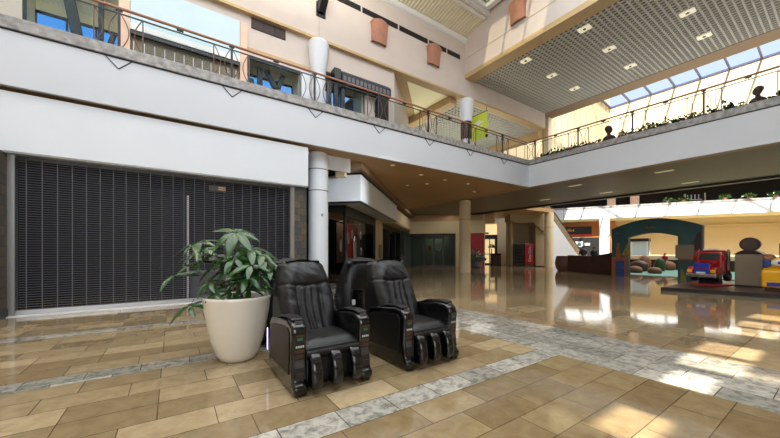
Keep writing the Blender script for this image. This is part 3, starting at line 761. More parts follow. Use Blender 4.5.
dr = struct('door_1', FW(1.1, 1.17, .2, .3, 0, 2.6, FW(1.83, 1.97, .2, .3, 0, 2.6, FW(2.63, 2.7, .2, .3, 0, 2.6, FW(1.1, 2.7, .2, .3, 2.4, 2.6, FW(1.1, 2.7, .2, .3, 0, .2))))), 'black')
FW(1.17, 1.83, .24, .26, .2, 2.4).build('door_pane', 'glassg', dr); FW(1.97, 2.63, .24, .26, .2, 2.4).build('door_pane', 'glassg', dr)
for s, m, l in ((1.5, 'maroon', 'round reddish wreath on the left leaf of the far double door'), (2.3, 'leaf3', 'round greenish wreath on the right leaf of the far double door')):
    t = thing('door_wreath', l, 'wreath', fpt(s, .16, 1.55), -PI/4)
    mb = MB().tube([(.17*math.cos(a*PI/8), 0, .17*math.sin(a*PI/8)) for a in range(17)], .07, 6); mb.build('ring', m, t, smooth=True)
    MB().ell((0, -.05, -.2), .07, .04, .06, 8, 6).build('bow', 'cherry', t)
area('shop_fill', (E0[0]+R2*1.8+R2*1.3, E0[1]-R2*1.8+R2*1.3, 2.9), 2.5, .5, 14, (1, 1, .95))  # fill added so the inside shows through the far shop glass
# entrance at the back
ED = (29.5, 22.5); er = -PI/4
struct('wall_entrance_left', MB().prism([fpt(6, .3, 0)[:2], fpt(6.2, .3, 0)[:2], fpt(6.6, 5, 0)[:2], fpt(6.4, 5, 0)[:2]], 0, 4.5, 'z'), 'tanw')
def EN(s0, s1, d0, d1, z0, z1, mb=None): 
    mb = mb or MB()
    def q(s, d): return (25.8+R2*s+R2*d, 21.8-R2*s+R2*d)
    return mb.prism([q(s0, d0), q(s1, d0), q(s1, d1), q(s0, d1)], z0, z1, 'z')
dr = struct('door_2', EN(-.2, 0, 0, .15, 0, 3.0, EN(1.6, 1.85, 0, .15, 0, 3, EN(.5, .56, 0, .1, 0, 2.6, EN(1.05, 1.13, 0, .1, 0, 2.6, EN(-.2, 1.85, 0, .15, 2.55, 3, EN(0, 1.6, 0, .1, 0, .12, EN(0, 1.6, .03, .08, 1.0, 1.08))))))), 'black')
EN(0, 1.6, .045, .055, .1, 2.55).build('door_pane', 'glass', dr)
t = thing('exit_sign', 'small green lit exit sign above the bright entrance doors', 'sign', (25.8+R2*.8, 21.8-R2*.8, 3.05), -PI/4)
MB().box(-.2, .2, -.05, .03, 0, .2).build('housing', 'black', t)
def text(body, size, m, parent, loc, rot, name='lettering', ext=.003, align='CENTER'):
    cu = bpy.data.curves.new(name, 'FONT'); cu.body = body; cu.size = size; cu.extrude = ext; cu.align_x = align; cu.align_y = 'CENTER'
    tmp = bpy.data.objects.new(name, cu); COL.objects.link(tmp)
    bpy.context.view_layer.update()
    me = bpy.data.meshes.new_from_object(tmp.evaluated_get(bpy.context.evaluated_depsgraph_get()))
    bpy.data.objects.remove(tmp)
    o = bpy.data.objects.new(name, me); COL.objects.link(o); me.materials.clear(); me.materials.append(M[m]); o.parent = parent; o.location = loc; o.rotation_euler = rot
    return o
M['exit_green'] = mat('exit_green', (.2, .6, .35), .5, emit=(.2, .7, .4), es=.8)
text('EXIT', .17, 'exit_green', t, (0, -.055, .1), (PI/2, 0, 0))
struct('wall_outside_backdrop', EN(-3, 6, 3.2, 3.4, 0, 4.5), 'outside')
struct('wall_entrance_right', EN(1.85, 3.6, 0, .3, 0, 4.5), 'cream')
# outdoor trees seen through the door
for i, (s, l) in enumerate(((.2, 'dark shrub outside the entrance doors, left'), (1.5, 'dark shrub outside the entrance doors, right'))):
    t = thing('outdoor_shrub', l, 'shrub', (25.8+R2*s+R2*1.8, 21.8-R2*s+R2*1.8, 0))
    MB().tube([(0, 0, 0), (.03, 0, .8), (0, .02, 1.6)], .05, 6).build('trunk', 'stem', t)
    mb = MB(); leafclump(mb, (0, 0, 1.7), 90, (.28, .28, .7), .2); mb.build('foliage', 'leaf2', t, recalc=False)
# big white-green plant in front of the red wall
t = thing('potted_foliage', 'bushy grey-green plant in a pot before the red wall', 'plant', fpt(5.35, -1.3, 0))
MB().lathe([(.3, 0), (.42, .1), (.45, .5), (.4, .55)], n=20).build('pot', 'sill', t, smooth=True)
mb = MB(); leafclump(mb, (0, 0, .55), 240, (.75, .75, .85), .3); mb.build('foliage', ['leaf3'], t, recalc=False)
mb = MB(); leafclump(mb, (0, 0, .6), 60, (.7, .7, .8), .2); mb.build('blossoms', ['lab_w'], t, recalc=False)

# ------------------------------------------------------------------ vending alcove
AR = math.radians(-36)
AO = (23.75, 17.05)
def AL(s0, s1, d0, d1, z0, z1, mb=None):
    mb = mb or MB(); ca, sa = math.cos(AR), math.sin(AR)
    def q(s, d): return (AO[0]+ca*s-sa*d, AO[1]+sa*s+ca*d)
    return mb.prism([q(s0, d0), q(s1, d0), q(s1, d1), q(s0, d1)], z0, z1, 'z')
def apt(s, d, z):
    ca, sa = math.cos(AR), math.sin(AR); return (AO[0]+ca*s-sa*d, AO[1]+sa*s+ca*d, z)
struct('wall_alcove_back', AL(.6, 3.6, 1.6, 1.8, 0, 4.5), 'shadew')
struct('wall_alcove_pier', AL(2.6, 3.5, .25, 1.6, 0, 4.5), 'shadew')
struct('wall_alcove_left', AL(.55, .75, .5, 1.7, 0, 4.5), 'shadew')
struct('baseboard_alcove', AL(.5, 3.5, .2, 1.0, 0, .06), 'black')
mb = MB()     # beam with chamfered haunches
ca, sa = math.cos(AR), math.sin(AR)
pts = [(.35, 4.5), (.35, 3.95), (.75, 3.8), (2.3, 3.8), (3.2, 3.0), (3.5, 3.0), (3.5, 4.5)]
vs = [(AO[0]+ca*s-sa*d, AO[1]+sa*s+ca*d, z) for d in (0, 1.5) for s, z in pts]
n = len(pts); mb.add(vs, [(i, (i+1) % n, n+(i+1) % n, n+i) for i in range(n)]+[tuple(range(n))[::-1], tuple(range(n, 2*n))])
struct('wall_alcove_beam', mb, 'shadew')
def vending(s, m, label, redone):
    t = thing('vending_machine', label, 'vending machine', apt(s, .55, .06), AR)
    MB().box(-.4, .4, -.35, .4, 0, 1.92).build('cabinet', m, t, bevel=.03)
    MB().box(-.34, .2 if not redone else .36, -.375, -.35, .25, 1.8).build('front_window' if not redone else 'front_panel', 'glassg' if not redone else 'cherry', t, bevel=.01)
    mb = MB()
    if not redone:
        for k in range(5): mb.box(-.32, .18, -.38, -.372, .45+k*.27, .47+k*.27)
        mb.build('shelf_edges', 'sill', t)
    else:
        text('Coca-Cola', .3, 'lab_w', t, (.02, -.38, 1.0), (PI/2, -PI/2, 0))
    MB().box(.26, .36, -.385, -.375, .9, 1.5).build('coin_panel', 'panel', t)
    MB().box(-.3, .2, -.38, -.37, .08, .2).build('delivery_flap', 'panel', t)
vending(1.15, 'black', 'black glass-front drinks vending machine in the alcove', False)
vending(2.05, 'cherry', 'red drinks vending machine with vertical white script in the alcove', True)
t = thing('trash_bin', 'dark square trash bin beside the entrance doors', 'bin', (24.6, 18.8, 0), -.6)
MB().box(-.38, .38, -.38, .38, 0, 1.0).build('body', 'walnut', t, bevel=.03)
MB().prism([(-.4, 1.0), (.4, 1.0), (.3, 1.12), (-.3, 1.12)], -.4, .4, 'x').build('lid', 'black', t)

# ------------------------------------------------------------------ far atrium
def LN(t0, t1, d0, d1, z0, z1, mb=None):      # far balcony line; d positive = away from camera
    mb = mb or MB(); dx, dy = -.4961, .8682; nx, ny = .8682, .4961
    def q(t, d): return (32+dx*t+nx*d, 16.8+dy*t+ny*d)
    return mb.prism([q(t0, d0), q(t1, d0), q(t1, d1), q(t0, d1)], z0, z1, 'z')
def lpt(t, d, z): return (32-.4961*t+.8682*d, 16.8+.8682*t+.4961*d, z)
LR = math.atan2(.8682, -.4961)-PI
struct('wall_far_balcony_fascia', LN(-26, 9, 0, .2, 4.45, 5.45), 'white')
mb = MB(); t_ = -25.
while t_ < 0: LN(t_-.015, t_+.015, -.01, 0, 4.45, 5.45, mb); t_ += 1.45
struct('trim_far_fascia_joints', mb, 'sill')
struct('trim_far_curb', LN(-26, 9, -.04, .4, 5.45, 5.62), 'stone')
struct('floor_far_balcony', LN(-26, 9, .2, 5, 5.2, 5.44), 'brown_dark')
struct('wall_far_lower', LN(-26, -4.8, 2.5, 2.7, 0, 4.45), 'tanw')
struct('ceiling_far_arcade', LN(-26, -4.8, .2, 2.5, 4.38, 4.45), 'cream_glow')
struct('trim_far_lower_band', LN(-26, -4.8, 2.3, 2.5, 3.6, 3.7), 'tanw')
struct('wall_far_lower_shops', LN(-4.8, 9, 1.2, 1.4, 0, 4.45), 'wood')
struct('ceiling_far_lower', LN(-4.8, 9, .2, 1.3, 4.3, 4.45), 'cream_glow')
struct('wall_far_upper_back', LN(-26, 9, 4.6, 4.8, 5.4, 9.5), 'dark2')
struct('ceiling_far_upper', LN(-26, 9, .5, 4.8, 8.6, 8.7), 'brown')
t = thing('shop_sign', 'long dark sign with red edge over the far shop', 'sign', lpt(-1.6, 1.15, 2.95), LR)
MB().box(-1.25, 1.25, -.08, .04, 0, .85).build('board', 'black', t, bevel=.02)
MB().box(-1.25, 1.25, -.09, -.08, 0, .06).build('red_edge', 'red', t)
mb = MB()
for i in range(5): mb.box(-1.0+i*.16, -.9+i*.16, -.095, -.085, .35+.03*(i % 2), .55+.06*(i % 3))
mb.build('marks', 'yellow', t)
struct('door_3', LN(-3.5, -.2, 1.1, 1.2, 0, 2.7), 'dark')
t = thing('menu_board', 'lit pale green menu board in the dark far shop', 'sign', lpt(-1.9, 1.05, 1.75), LR)
MB().box(-.45, .2, -.04, .0, 0, .55).build('board', 'lab_w', t); MB().box(-.25, .05, -.05, -.04, .1, .4).build('green_mark', 'lab_g', t); MB().box(.35, .8, -.04, 0, .15, .4).build('side_board', 'lab_w', t)
column_far = thing('column', 'bright white round column in front of the far wooden shop', 'column', lpt(-3.72, -.3, 0))
MB().lathe([(.42, 0), (.42, 4.45)], n=32).build('shaft', 'white', column_far, smooth=True)
MB().tube([(.36*math.cos(PI*k/10), -.425-.0*k, 2.55+.36*math.sin(PI*k/10)) for k in range(11)], .03, 6).build('arch_ornament', 'leaf3', column_far)
# pinkish pilasters and fittings far upstairs
for t_, l in ((-4.7, 'left'), (-6.6, 'right')):
    tag(B(-.35, .35, -.1, .1, 0, 2.9).build('pilaster', 'peach', loc=lpt(t_, 2.6, 5.45), rotz=LR), 'pinkish pilaster on the far upper level, %s one' % l, 'pilaster', 'pink pilasters far upstairs')
t = thing('display_stand', 'white open display frame on the far upper level', 'stand', lpt(-11.1, 2.6, 5.45), LR)
for x in (-.7, .7): MB().box(x-.04, x+.04, -.05, .05, 0, 1.2).build('post', 'alu', t)
MB().box(-.7, .5, -.05, .05, .6, .67).build('rail', 'alu', t)
for k in range(4): MB().box(-.55+k*.26, -.48+k*.26, -.03, .03, .67, 1.1).build('bar', 'alu', t)
for i, t_ in enumerate((-8.54, -9.55, -12.24, -13.73, -15.25, -17)):
    t = thing('potted_shrub', 'small leafy potted shrub on the far balcony ledge, %s from the left' % ('first', 'second', 'third', 'fourth', 'fifth', 'sixth')[i], 'plant', lpt(t_, .2, 5.62), 0, 'shrubs on the far balcony ledge')
    MB().lathe([(.12, 0), (.17, .16), (.15, .17)], n=12).build('pot', 'terra', t, smooth=True)
    mb = MB(); leafclump(mb, (0, 0, .15), 80, (.35, .35, .35), .2); mb.build('foliage', 'leaf', t, recalc=False)
# cream clerestory wall and sloped skylight
struct('wall_clerestory', B(40, 40.3, -14, 15.5, 9.0, 17.17), 'cream')
struct('wall_clerestory_side', MB().box(18.4, 40, 15.5, 15.7, 8.5, 21), 'cream')
mb = MB(); x = 19.4
while x < 40: mb.box(x-.03, x+.03, 15.47, 15.5, 8.5, 20); x += 1.16
struct('trim_clerestory_ribs', mb, 'tan')
mb = MB(); y = 15.4
zs = lambda x: 17.17+(40-x)*.14
while y > -14:
    mb.bar((40, y, 17.17), (18.4, y, zs(18.4)), .11, .2); y -= 1.83
for x in (40, 35, 29.5, 24, 18.4): mb.bar((x, 15.4, zs(x)), (x, -14, zs(x)), .14, .16)
f = struct('window_20', mb, 'frame_b')
MB().add([(40, 15.4, zs(40)+.05), (40, -14, zs(40)+.05), (18.4, -14, zs(18.4)+.05), (18.4, 15.4, zs(18.4)+.05)], [(0, 1, 2, 3)]).build('window_pane', 'sky_glass', f)
struct('wall_atrium_near_upper', B(18.4, 18.6, -14, 15.5, 10.1, 20.5), 'cream')
struct('ceiling_far_roof', MB().box(40, 46, -14, 36, 17.1, 17.2).box(18.4, 40, 15.6, 36, 12, 12.1), 'frame_w')
struct('wall_atrium_end', B(18.4, 46, -14.2, -14, 0, 21), 'cream')
struct('wall_right', B(45.8, 46, -14, 36, 0, 17.2), 'cream')
struct('wall_far', B(-8, 46, 35.8, 36, 0, 12), 'dark2')

# ------------------------------------------------------------------ escalator
t = thing('escalator', 'white-sided escalator rising left behind the round beige column', 'escalator', (33.2, 15.2, 0))
# local: bottom at x=0, rises towards -x
prof = [(.9, 0), (.9, .25), (0, .3), (-6.6, 5.0), (-6.9, 5.0), (-6.9, 4.2), (-6.6, 4.2), (-5.6, 3.4), (-5.6, 0)]
MB().prism([(p[0], p[1]) for p in prof], 0, .12, 'y').build('side_panel', 'white', t)
MB().prism([(p[0], p[1]) for p in prof], 1.2, 1.32, 'y').build('side_panel', 'white', t)
mb = MB()
for k in range(22): mb.box(-.3*k-.3, -.3*k, .12, 1.2, .05+.213*k, .27+.213*k)
mb.build('steps', 'char', t)
for yy in (.06, 1.26):
    MB().add([(.5, yy, .3), (0, yy, .3), (-6.6, yy, 5.0), (-6.6, yy, 5.85), (0, yy, 1.15), (.5, yy, 1.0)], [(0, 1, 4, 5), (1, 2, 3, 4)]).build('balustrade_print', 'tube', t, recalc=False)
    MB().tube([(.6, yy, .85), (.4, yy, 1.1), (0, yy, 1.2), (-6.6, yy, 5.9), (-6.9, yy, 5.95)], .05, 8).build('handrail', 'char', t, smooth=True)

# ------------------------------------------------------------------ play area: wall, arch, mats, forms
mb = MB()
P0, P1, P2 = (21.2, 10.6), (20.6, 8.9), (19.9, 7.3)
def wallseg(mb, a, b, z0a, z0b, th=.22):
    d = Vector((b[0]-a[0], b[1]-a[1], 0)).normalized(); n = Vector((d.y, -d.x, 0))*th
    A, Bv = Vector((*a, 0)), Vector((*b, 0))
    vs = [A, Bv, Bv+n, A+n]; vt = [A+Vector((0, 0, z0a)), Bv+Vector((0, 0, z0b)), Bv+n+Vector((0, 0, z0b)), A+n+Vector((0, 0, z0a))]
    mb.add(vs+vt, [(0, 1, 2, 3), (4, 5, 6, 7), (0, 1, 5, 4), (1, 2, 6, 5), (2, 3, 7, 6), (3, 0, 4, 7)])
t = thing('play_wall', 'dark brown low wall curving left of the play area arch', 'wall', (0, 0, 0))
mb = MB(); wallseg(mb, P0, P1, 1.06, 1.02, -.22); mb.build('long_panel', 'walnut', t)
mb = MB(); wallseg(mb, P1, P2, 1.02, 1.3, -.22); mb.build('rising_panel', 'walnut', t)
MB().box(-.2, .2, -.02, 0, .35, .75).build('notice', 'paleblue', t, loc=(20.25, 8.02, 0), rotz=-PI/2-.4)
t = thing('barrel_planter', 'dark brown rounded barrel pot at the end of the play wall', 'pot', (21.72, 11.1, 0))
MB().lathe([(.38, 0), (.5, .2), (.56, .5), (.5, .85), (.46, .95), (.5, 1.0), (.44, 1.0), (.42, .9)], n=28).build('barrel', 'barrel', t, smooth=True)
MB().lathe([(.43, .88), (.3, .92), (0.0001, .93)], n=20).build('soil', 'soil', t)

# the arch, standing along y at x = 19.3
t = thing('play_area_arch', 'dark teal painted arch gateway of the play area', 'arch', (19.3, 5.6, 0))
yl, yr = 1.72, -1.78
n = 20; top = []; bot = []
for k in range(n+1):
    a = k/n; y = yl+(yr-yl)*a
    top.append((y, 2.45+.48*math.sin(PI*a)**.9)); bot.append((y, None))
opts = [(1.68, 2.4)]
pts = top+[(yr, 0), (-.95, 0), (-.95, 2.02)]
for k in range(9):
    a = k/8; pts.append((-.95+(.98+.95)*a, 2.02+.2*math.sin(PI*a)))
pts += [(.98, 0), (yl, 0)]
# build panel as quads strips (avoid concave n-gon)
mb = MB()
def strip(y0, y1, zlo, zhi, x0=-.15, x1=.15, k=6):
    for i in range(k):
        ya_, yb_ = y0+(y1-y0)*i/k, y0+(y1-y0)*(i+1)/k
        mb.add([(x0, ya_, zlo(ya_)), (x0, yb_, zlo(yb_)), (x0, yb_, zhi(yb_)), (x0, ya_, zhi(ya_)), (x1, ya_, zlo(ya_)), (x1, yb_, zlo(yb_)), (x1, yb_, zhi(yb_)), (x1, ya_, zhi(ya_))],
               [(0, 1, 2, 3), (4, 7, 6, 5), (0, 4, 5, 1), (3, 2, 6, 7)] + ([(0, 3, 7, 4)] if i == 0 else []) + ([(1, 5, 6, 2)] if i == k-1 else []))
ztop = lambda y: 2.45+.45*max(0, math.sin(PI*(yl-y)/(yl-yr)))**.9
zbot = lambda y: 2.0+.2*math.sin(PI*max(0, min(1, (.98-y)/1.93)))
strip(yl, .98, lambda y: 0, ztop); strip(.98, -.95, zbot, ztop, k=14); strip(-.95, yr, lambda y: 0, ztop)
mb.build('gateway', 'teal', t)
xf = -.16
MB().box(xf-.02, xf, 1.0, 1.7, 0, 1.02).build('mesa_mural', 'rust', t)
mb = MB().prism([(1.52, 1.02), (1.30, 1.02), (1.36, 1.75), (1.46, 1.75)], xf-.015, xf, 'x').prism([(1.12, 1.02), (1.02, 1.02), (1.05, 1.35), (1.1, 1.35)], xf-.015, xf, 'x'); mb.build('butte_mural', 'rust', t)
MB().prism([(1.25, 1.1), (1.0, 1.1), (1.0, 1.75)], xf-.012, xf, 'x').build('sunset_mural', 'ochre', t)
d_ = MB().box(xf-.04, xf-.02, 1.12, 1.52, 0, .84).build('blue_door', 'navy', t)
MB().ell((xf-.06, 1.2, .42), .02, .02, .02, 8, 6).build('door_knob', 'chrome', d_)
MB().prism([(-1.0, 1.4), (-1.74, 1.4), (-1.74, .9), (-1.0, .9)], xf-.01, xf, 'x').build('red_mural', 'rust', t)
MB().prism([(-1.05, .0), (-1.25, .0), (-1.12, .5), (-1.06, .5)], xf-.015, xf, 'x').build('road_mural', 'ochre', t)
MB().prism([(-1.4, 1.35), (-1.74, 1.35), (-1.74, 2.2), (-1.6, 2.1)], xf-.012, xf, 'x').build('cliff_mural', 'maroon', t)
mb = MB()
for k in range(6): mb.box(xf-.01, xf, .05+k*.07-.2, .09+k*.07-.2, 2.42+.02*(k % 2), 2.46+.03*(k % 3))
for k in range(4): mb.box(xf-.01, xf, 1.3+k*.07, 1.35+k*.07, 2.22+.02*(k % 2), 2.25+.02*(k % 3))
mb.build('faded_lettering', 'rust', t)
tag(B(-.02, .02, -.32, .32, 0, .62).build('notice_board', 'beigebox', loc=(19.1, 4.4, .98)), 'plain grey notice board on the right pylon of the arch', 'board')

tag(B(20.9, 28.9, -1, 8.4, 0, .03).build('play_mat', 'mint'), 'mint green play mat on the floor behind the arch', 'mat')
t = thing('bench_wall', 'low padded perimeter wall with cream top behind the arch', 'wall', (29.3, 3, 0))
MB().box(-.25, .25, -7, 7, 0, .7).build('base', 'walnut', t); MB().box(-.3, .3, -7, 7, .7, 1.0).build('cap', 'cream', t, bevel=.04)
def boulder(loc, r, m, label, group='rounded play forms on the mat'):
    mb = MB(); mb.ell((0, 0, r[2]*.55), *r, 18, 12)
    mb.v = [(v[0]*(1+.12*noise.noise(Vector(v)*2+Vector(loc))), v[1]*(1+.12*noise.noise(Vector(v)*2.3)), max(0, v[2])) for v in mb.v]
    o = mb.build('play_boulder', m, smooth=True, angle=180); o.location = loc; tag(o, label, 'play form', group); return o
boulder((23.0, 7.55, .03), (.26, .42, .26), 'boulder', 'low brown loaf-shaped play form, nearest one inside the arch, left')
boulder((23.0, 6.6, .03), (.26, .36, .24), 'boulder', 'low brown loaf-shaped play form, nearest one inside the arch, right')
boulder((25.0, 8.0, .03), (.32, .55, .45), 'walnut', 'wide dark play form behind the two low loaves')
boulder((26.9, 8.3, .03), (.3, .4, .65), 'boulder', 'rounded brown play form left of the child in red')
boulder((27.9, 7.45, .03), (.32, .62, .42), 'boulder', 'long low brown play form under the child in red')
boulder((26.0, 7.2, .03), (.24, .3, .55), 'leaf2', 'dark green play form in front of the child in red')
# glazed kiosk
t = thing('glazed_kiosk', 'small glazed kiosk with dark flat roof seen through the arch', 'kiosk', (31.6, 10.0, 0), .2)
for sx in (-.65, .65):
    for sy in (-.5, .5): MB().box(sx-.05, sx+.05, sy-.05, sy+.05, 0, 2.1).build('post', 'frame_w', t)
MB().box(-.6, .6, -.48, -.46, .1, 2.05).build('print_panel', 'lab_g', t)
MB().box(-.66, -.64, -.45, .45, .1, 2.05).build('side_panel', 'paleblue', t)
MB().box(-.75, .75, -.6, .6, 2.1, 2.35).build('roof', 'char', t, bevel=.03)

# ------------------------------------------------------------------ people (small, far away)
def person(loc, rotz, label, h, shirt, seated=False, group=None):
    t = thing('person', label, 'person', loc, rotz, group)
    k = h/1.7
    me = bpy.data.meshes.new('body')
    if not seated:
        J = {'pel': (0, 0, .93, .13), 'wai': (0, 0, 1.08, .12), 'che': (0, .0, 1.30, .15), 'nec': (0, 0, 1.46, .055), 'hd': (0, -.01, 1.58, .085), 'top': (0, 0, 1.66, .075)}
        legs = [((s*.09, 0, .86, .085), (s*.10, -.02, .48, .06), (s*.10, .02, .09, .042), (s*.11, -.13, .04, .035)) for s in (-1, 1)]
    else:
        J = {'pel': (0, 0, .48, .13), 'wai': (0, -.02, .63, .12), 'che': (0, -.03, .85, .15), 'nec': (0, -.03, 1.01, .055), 'hd': (0, -.04, 1.13, .085), 'top': (0, -.03, 1.21, .075)}
        legs = [((s*.10, -.08, .48, .085), (s*.13, -.42, .48, .06), (s*.13, -.42, .10, .042), (s*.13, -.55, .04, .035)) for s in (-1, 1)]
    vs = []; es = []; rad = []
    def av(p): vs.append((p[0]*k, p[1]*k, p[2]*k)); rad.append(p[3]*k); return len(vs)-1
    ids = {a: av(b) for a, b in J.items()}
    for a, b in (('pel', 'wai'), ('wai', 'che'), ('che', 'nec'), ('nec', 'hd'), ('hd', 'top')): es.append((ids[a], ids[b]))
    for lg in legs:
        p = ids['pel']
        for q in lg: i = av(q); es.append((p, i)); p = i
    zc = J['che'][2]; yc = J['che'][1]
    hands = []
    for s in (-1, 1):
        p = ids['che']
        for q in ((s*.18, yc, zc+.05, .055), (s*.23, yc+.01, zc-.22, .043), (s*.22, yc-.16, zc-.40, .033), (s*.215, yc-.22, zc-.46, .03)):
            i = av(q); es.append((p, i)); p = i
        for f_ in range(4):
            i = av((s*(.19+.017*f_), yc-.29-.008*(1.5-abs(f_-1.5)), zc-.50+.004*f_, .009)); es.append((p, i))
        i = av((s*.175, yc-.245, zc-.45, .010)); es.append((p, i))
    me.from_pydata(vs, es, [])
    o = bpy.data.objects.new('body', me); COL.objects.link(o); o.parent = t
    sk_ = o.modifiers.new('skin', 'SKIN')
    for i, d in enumerate(me.skin_vertices[0].data): d.radius = (rad[i], rad[i]*.85); d.use_root = (i == 0)
    q = o.modifiers.new('sub', 'SUBSURF'); q.levels = 1; q.render_levels = 2
    me.materials.append(M['skin'])
    hd = J['hd']
    def P(x, y, z): return (x*k, y*k, z*k)
    MB().ell(P(hd[0], hd[1]+.02, hd[2]+.045), .10*k, .11*k, .095*k, 14, 10).build('hair', 'hair', t, smooth=True, angle=180)
    # shirt and trousers as tapered shells just outside the body
    b0 = J['pel'][2]
    MB().lathe([(.155*k, (b0-.02)*k), (.15*k, (b0+.12)*k), (.185*k, (zc)*k), (.17*k, (zc+.1)*k), (.075*k, (zc+.17)*k)], (0, yc*k, 0), 18).build('shirt', shirt, t, smooth=True)
    for s, lg in zip((-1, 1), legs):
        MB().tube([P(*lg[0][:3]), P(*lg[1][:3]), P(*lg[2][:3])], [.105*k, .08*k, .06*k], 10).build('trouser_leg', 'jean', t, smooth=True)
        a0 = (s*.15, yc, zc+.07); a1 = (s*.235, yc+.01, zc-.22)
        MB().tube([P(*a0), P(*a1)], [.075*k, .06*k], 10).build('sleeve', shirt, t, smooth=True)
    fy = hd[1]-.085
    mb = MB().ell(P(0, fy-.005, hd[2]-.01), .012*k, .02*k, .018*k, 8, 6); mb.build('nose', 'skin', t, smooth=True)
    mb = MB()
    for s in (-1, 1): mb.ell(P(s*.032, fy+.008, hd[2]+.012), .01*k, .006*k, .006*k, 8, 6)
    mb.ell(P(0, fy+.012, hd[2]-.045), .022*k, .008*k, .005*k, 8, 6); mb.build('eyes_and_mouth', 'hair', t)
    return t
person((25.8, 11.0, 0), -1.6, 'person in dark clothes standing behind the low wall, closer to the white column', 1.65, 'shirt')
person((26.3, 12.0, 0), -1.2, 'person in dark clothes standing behind the low wall, closer to the escalator', 1.72, 'shirt')
person((27.9, 7.45, .33), -1.7, 'small child in red top sitting on a long brown play form', 1.15, 'redshirt', True)

# ------------------------------------------------------------------ ride platform with kiddie rides
t = thing('ride_platform', 'low dark platform under the kiddie rides', 'platform', (0, 0, 0))
MB().prism([(13.4, 3.65), (18.6, 3.65), (18.6, -6), (14.3, -6), (13.85, 1.2)], 0, .12, 'z').build('deck', 'walnut', t)
MB().prism([(13.37, 3.68), (18.6, 3.68), (18.6, 3.64), (13.45, 3.64), (13.9, 1.2), (14.35, -6), (14.25, -6), (13.8, 1.2)], .0, .119, 'z').build('edge_trim', 'black', t)

# truck ride, front faces local -y
t = thing('truck_ride', 'red toy semi truck kiddie ride with blue grille on a low base', 'ride', (15.6, 2.92, .122), -PI/2-.22); t.scale = (.86, .86, .96)
MB().box(-.5, .5, -.45, .55, 0, .06).build('base_tray', 'redw', t, bevel=.02)
MB().prism([(-.3, .06), (.35, .06), (.28, .36), (-.22, .36)], -.25, .25, 'x').build('pedestal', 'black', t, bevel=.02)
mb = MB().prism([(.58, .40), (-.05, .40), (-.12, .85), (-.02, 1.22), (.08, 1.27), (.58, 1.27)], -.40, .40, 'x'); cab = mb.build('cab', 'cherry', t, bevel=.05, seg=3, smooth=True)
MB().prism([(-.05, .42), (-.60, .42), (-.64, .62), (-.56, .80), (-.1, .88)], -.27, .27, 'x').build('hood', 'cherry', t, bevel=.05, seg=3, smooth=True)
for sx in (-1, 1):
    MB().prism([(-.02, .40), (-.64, .40), (-.66, .52), (-.58, .68), (-.2, .70), (-.02, .58)], sx*.27, sx*.46, 'x').build('fender', 'cherry', t, bevel=.04, seg=3, smooth=True)
    MB().box(sx*.37-.075, sx*.37+.075, -.70, -.64, .46, .58).build('headlight', 'yellow', t, bevel=.02)
    MB().tube([(sx*.46, .22, .55), (sx*.46, .22, 1.3)], .035, 10).build('exhaust_stack', 'chrome', t, smooth=True)
    MB().obox((sx*.46, -.08, .98), (.05, 0, 0), (0, .02, 0), (0, 0, .09)).build('mirror', 'cherry', t, bevel=.01)
    for yy in (-.32, .38):
        wv = MB(); wv.tube([(sx*.30, yy, .33), (sx*.44, yy, .33)], .17, 18); wl = wv.build('wheel', 'black', t, smooth=True)
        hub = MB(); hub.tube([(sx*.44, yy, .33), (sx*.45, yy, .33)], .07, 12); hub.build('hub', 'chrome', wl)
MB().prism([(-.655, .42), (-.60, .42), (-.57, .82), (-.62, .80)], -.24, .24, 'x').build('grille', 'blue', t, bevel=.01)
mb = MB()
for k in range(5): mb.box(-.2, .2, -.665+.006*k, -.64+.006*k, .47+k*.06, .485+k*.06)
mb.build('grille_bars', 'navy', t)
MB().box(-.14, .14, -.70, -.66, .44, .50).build('number_plate', 'lab_w', t)
MB().box(-.48, .48, -.72, -.60, .30, .43).build('bumper', 'chrome', t, bevel=.025)
MB().obox((0, -.075, 1.04), (.31, 0, 0), (0, .012, .003), (0, .030, .12)).build('windshield', 'screen' if False else 'black', t, bevel=.015)
MB().box(-.22, .22, .0, .14, 1.27, 1.33).build('roof_light_bar', 'lab_w', t, bevel=.02)
MB().obox((.405, .25, 1.03), (.01, 0, 0), (0, .16, 0), (0, 0, .12)).build('side_window', 'black', t)
MB().tube([(.1, .1, .8), (.1, .02, .95)], .02, 8).build('steering_column', 'black', t)

# beige cabinet with oval maroon top
t = thing('token_machine', 'beige cabinet with dark oval topper between the two kiddie rides', 'machine', (16.0, 2.03, .122), -PI/2-.1); t.scale = (.82, .7, 1.0)
MB().box(-.38, .38, -.3, .3, 0, 1.08).build('cabinet', 'beigebox', t, bevel=.02)
MB().prism([(-.42, 1.08), (.42, 1.08), (.3, 1.16), (.16, 1.22), (-.16, 1.22), (-.3, 1.16)], -.3, .3, 'y').build('crown', 'maroon', t, bevel=.01)
mb = MB(); n = 32
pts = [(.30*math.cos(2*PI*k/n), 1.42+.23*math.sin(2*PI*k/n)) for k in range(n)]
mb.prism(pts, -.1, .1, 'y'); mb.build('oval_topper', 'maroon', t, bevel=.02, smooth=True)
pts = [(.25*math.cos(2*PI*k/n), 1.42+.18*math.sin(2*PI*k/n)) for k in range(n)]
MB().prism(pts, -.11, -.1, 'y').build('oval_face', 'brown_dark', t)
MB().box(-.32, .32, -.31, -.3, .08, 1.0).build('door_panel', 'beigebox', t, bevel=.005)
MB().box(-.39, .39, -.31, .31, 0, .05).build('plinth', 'black', t)

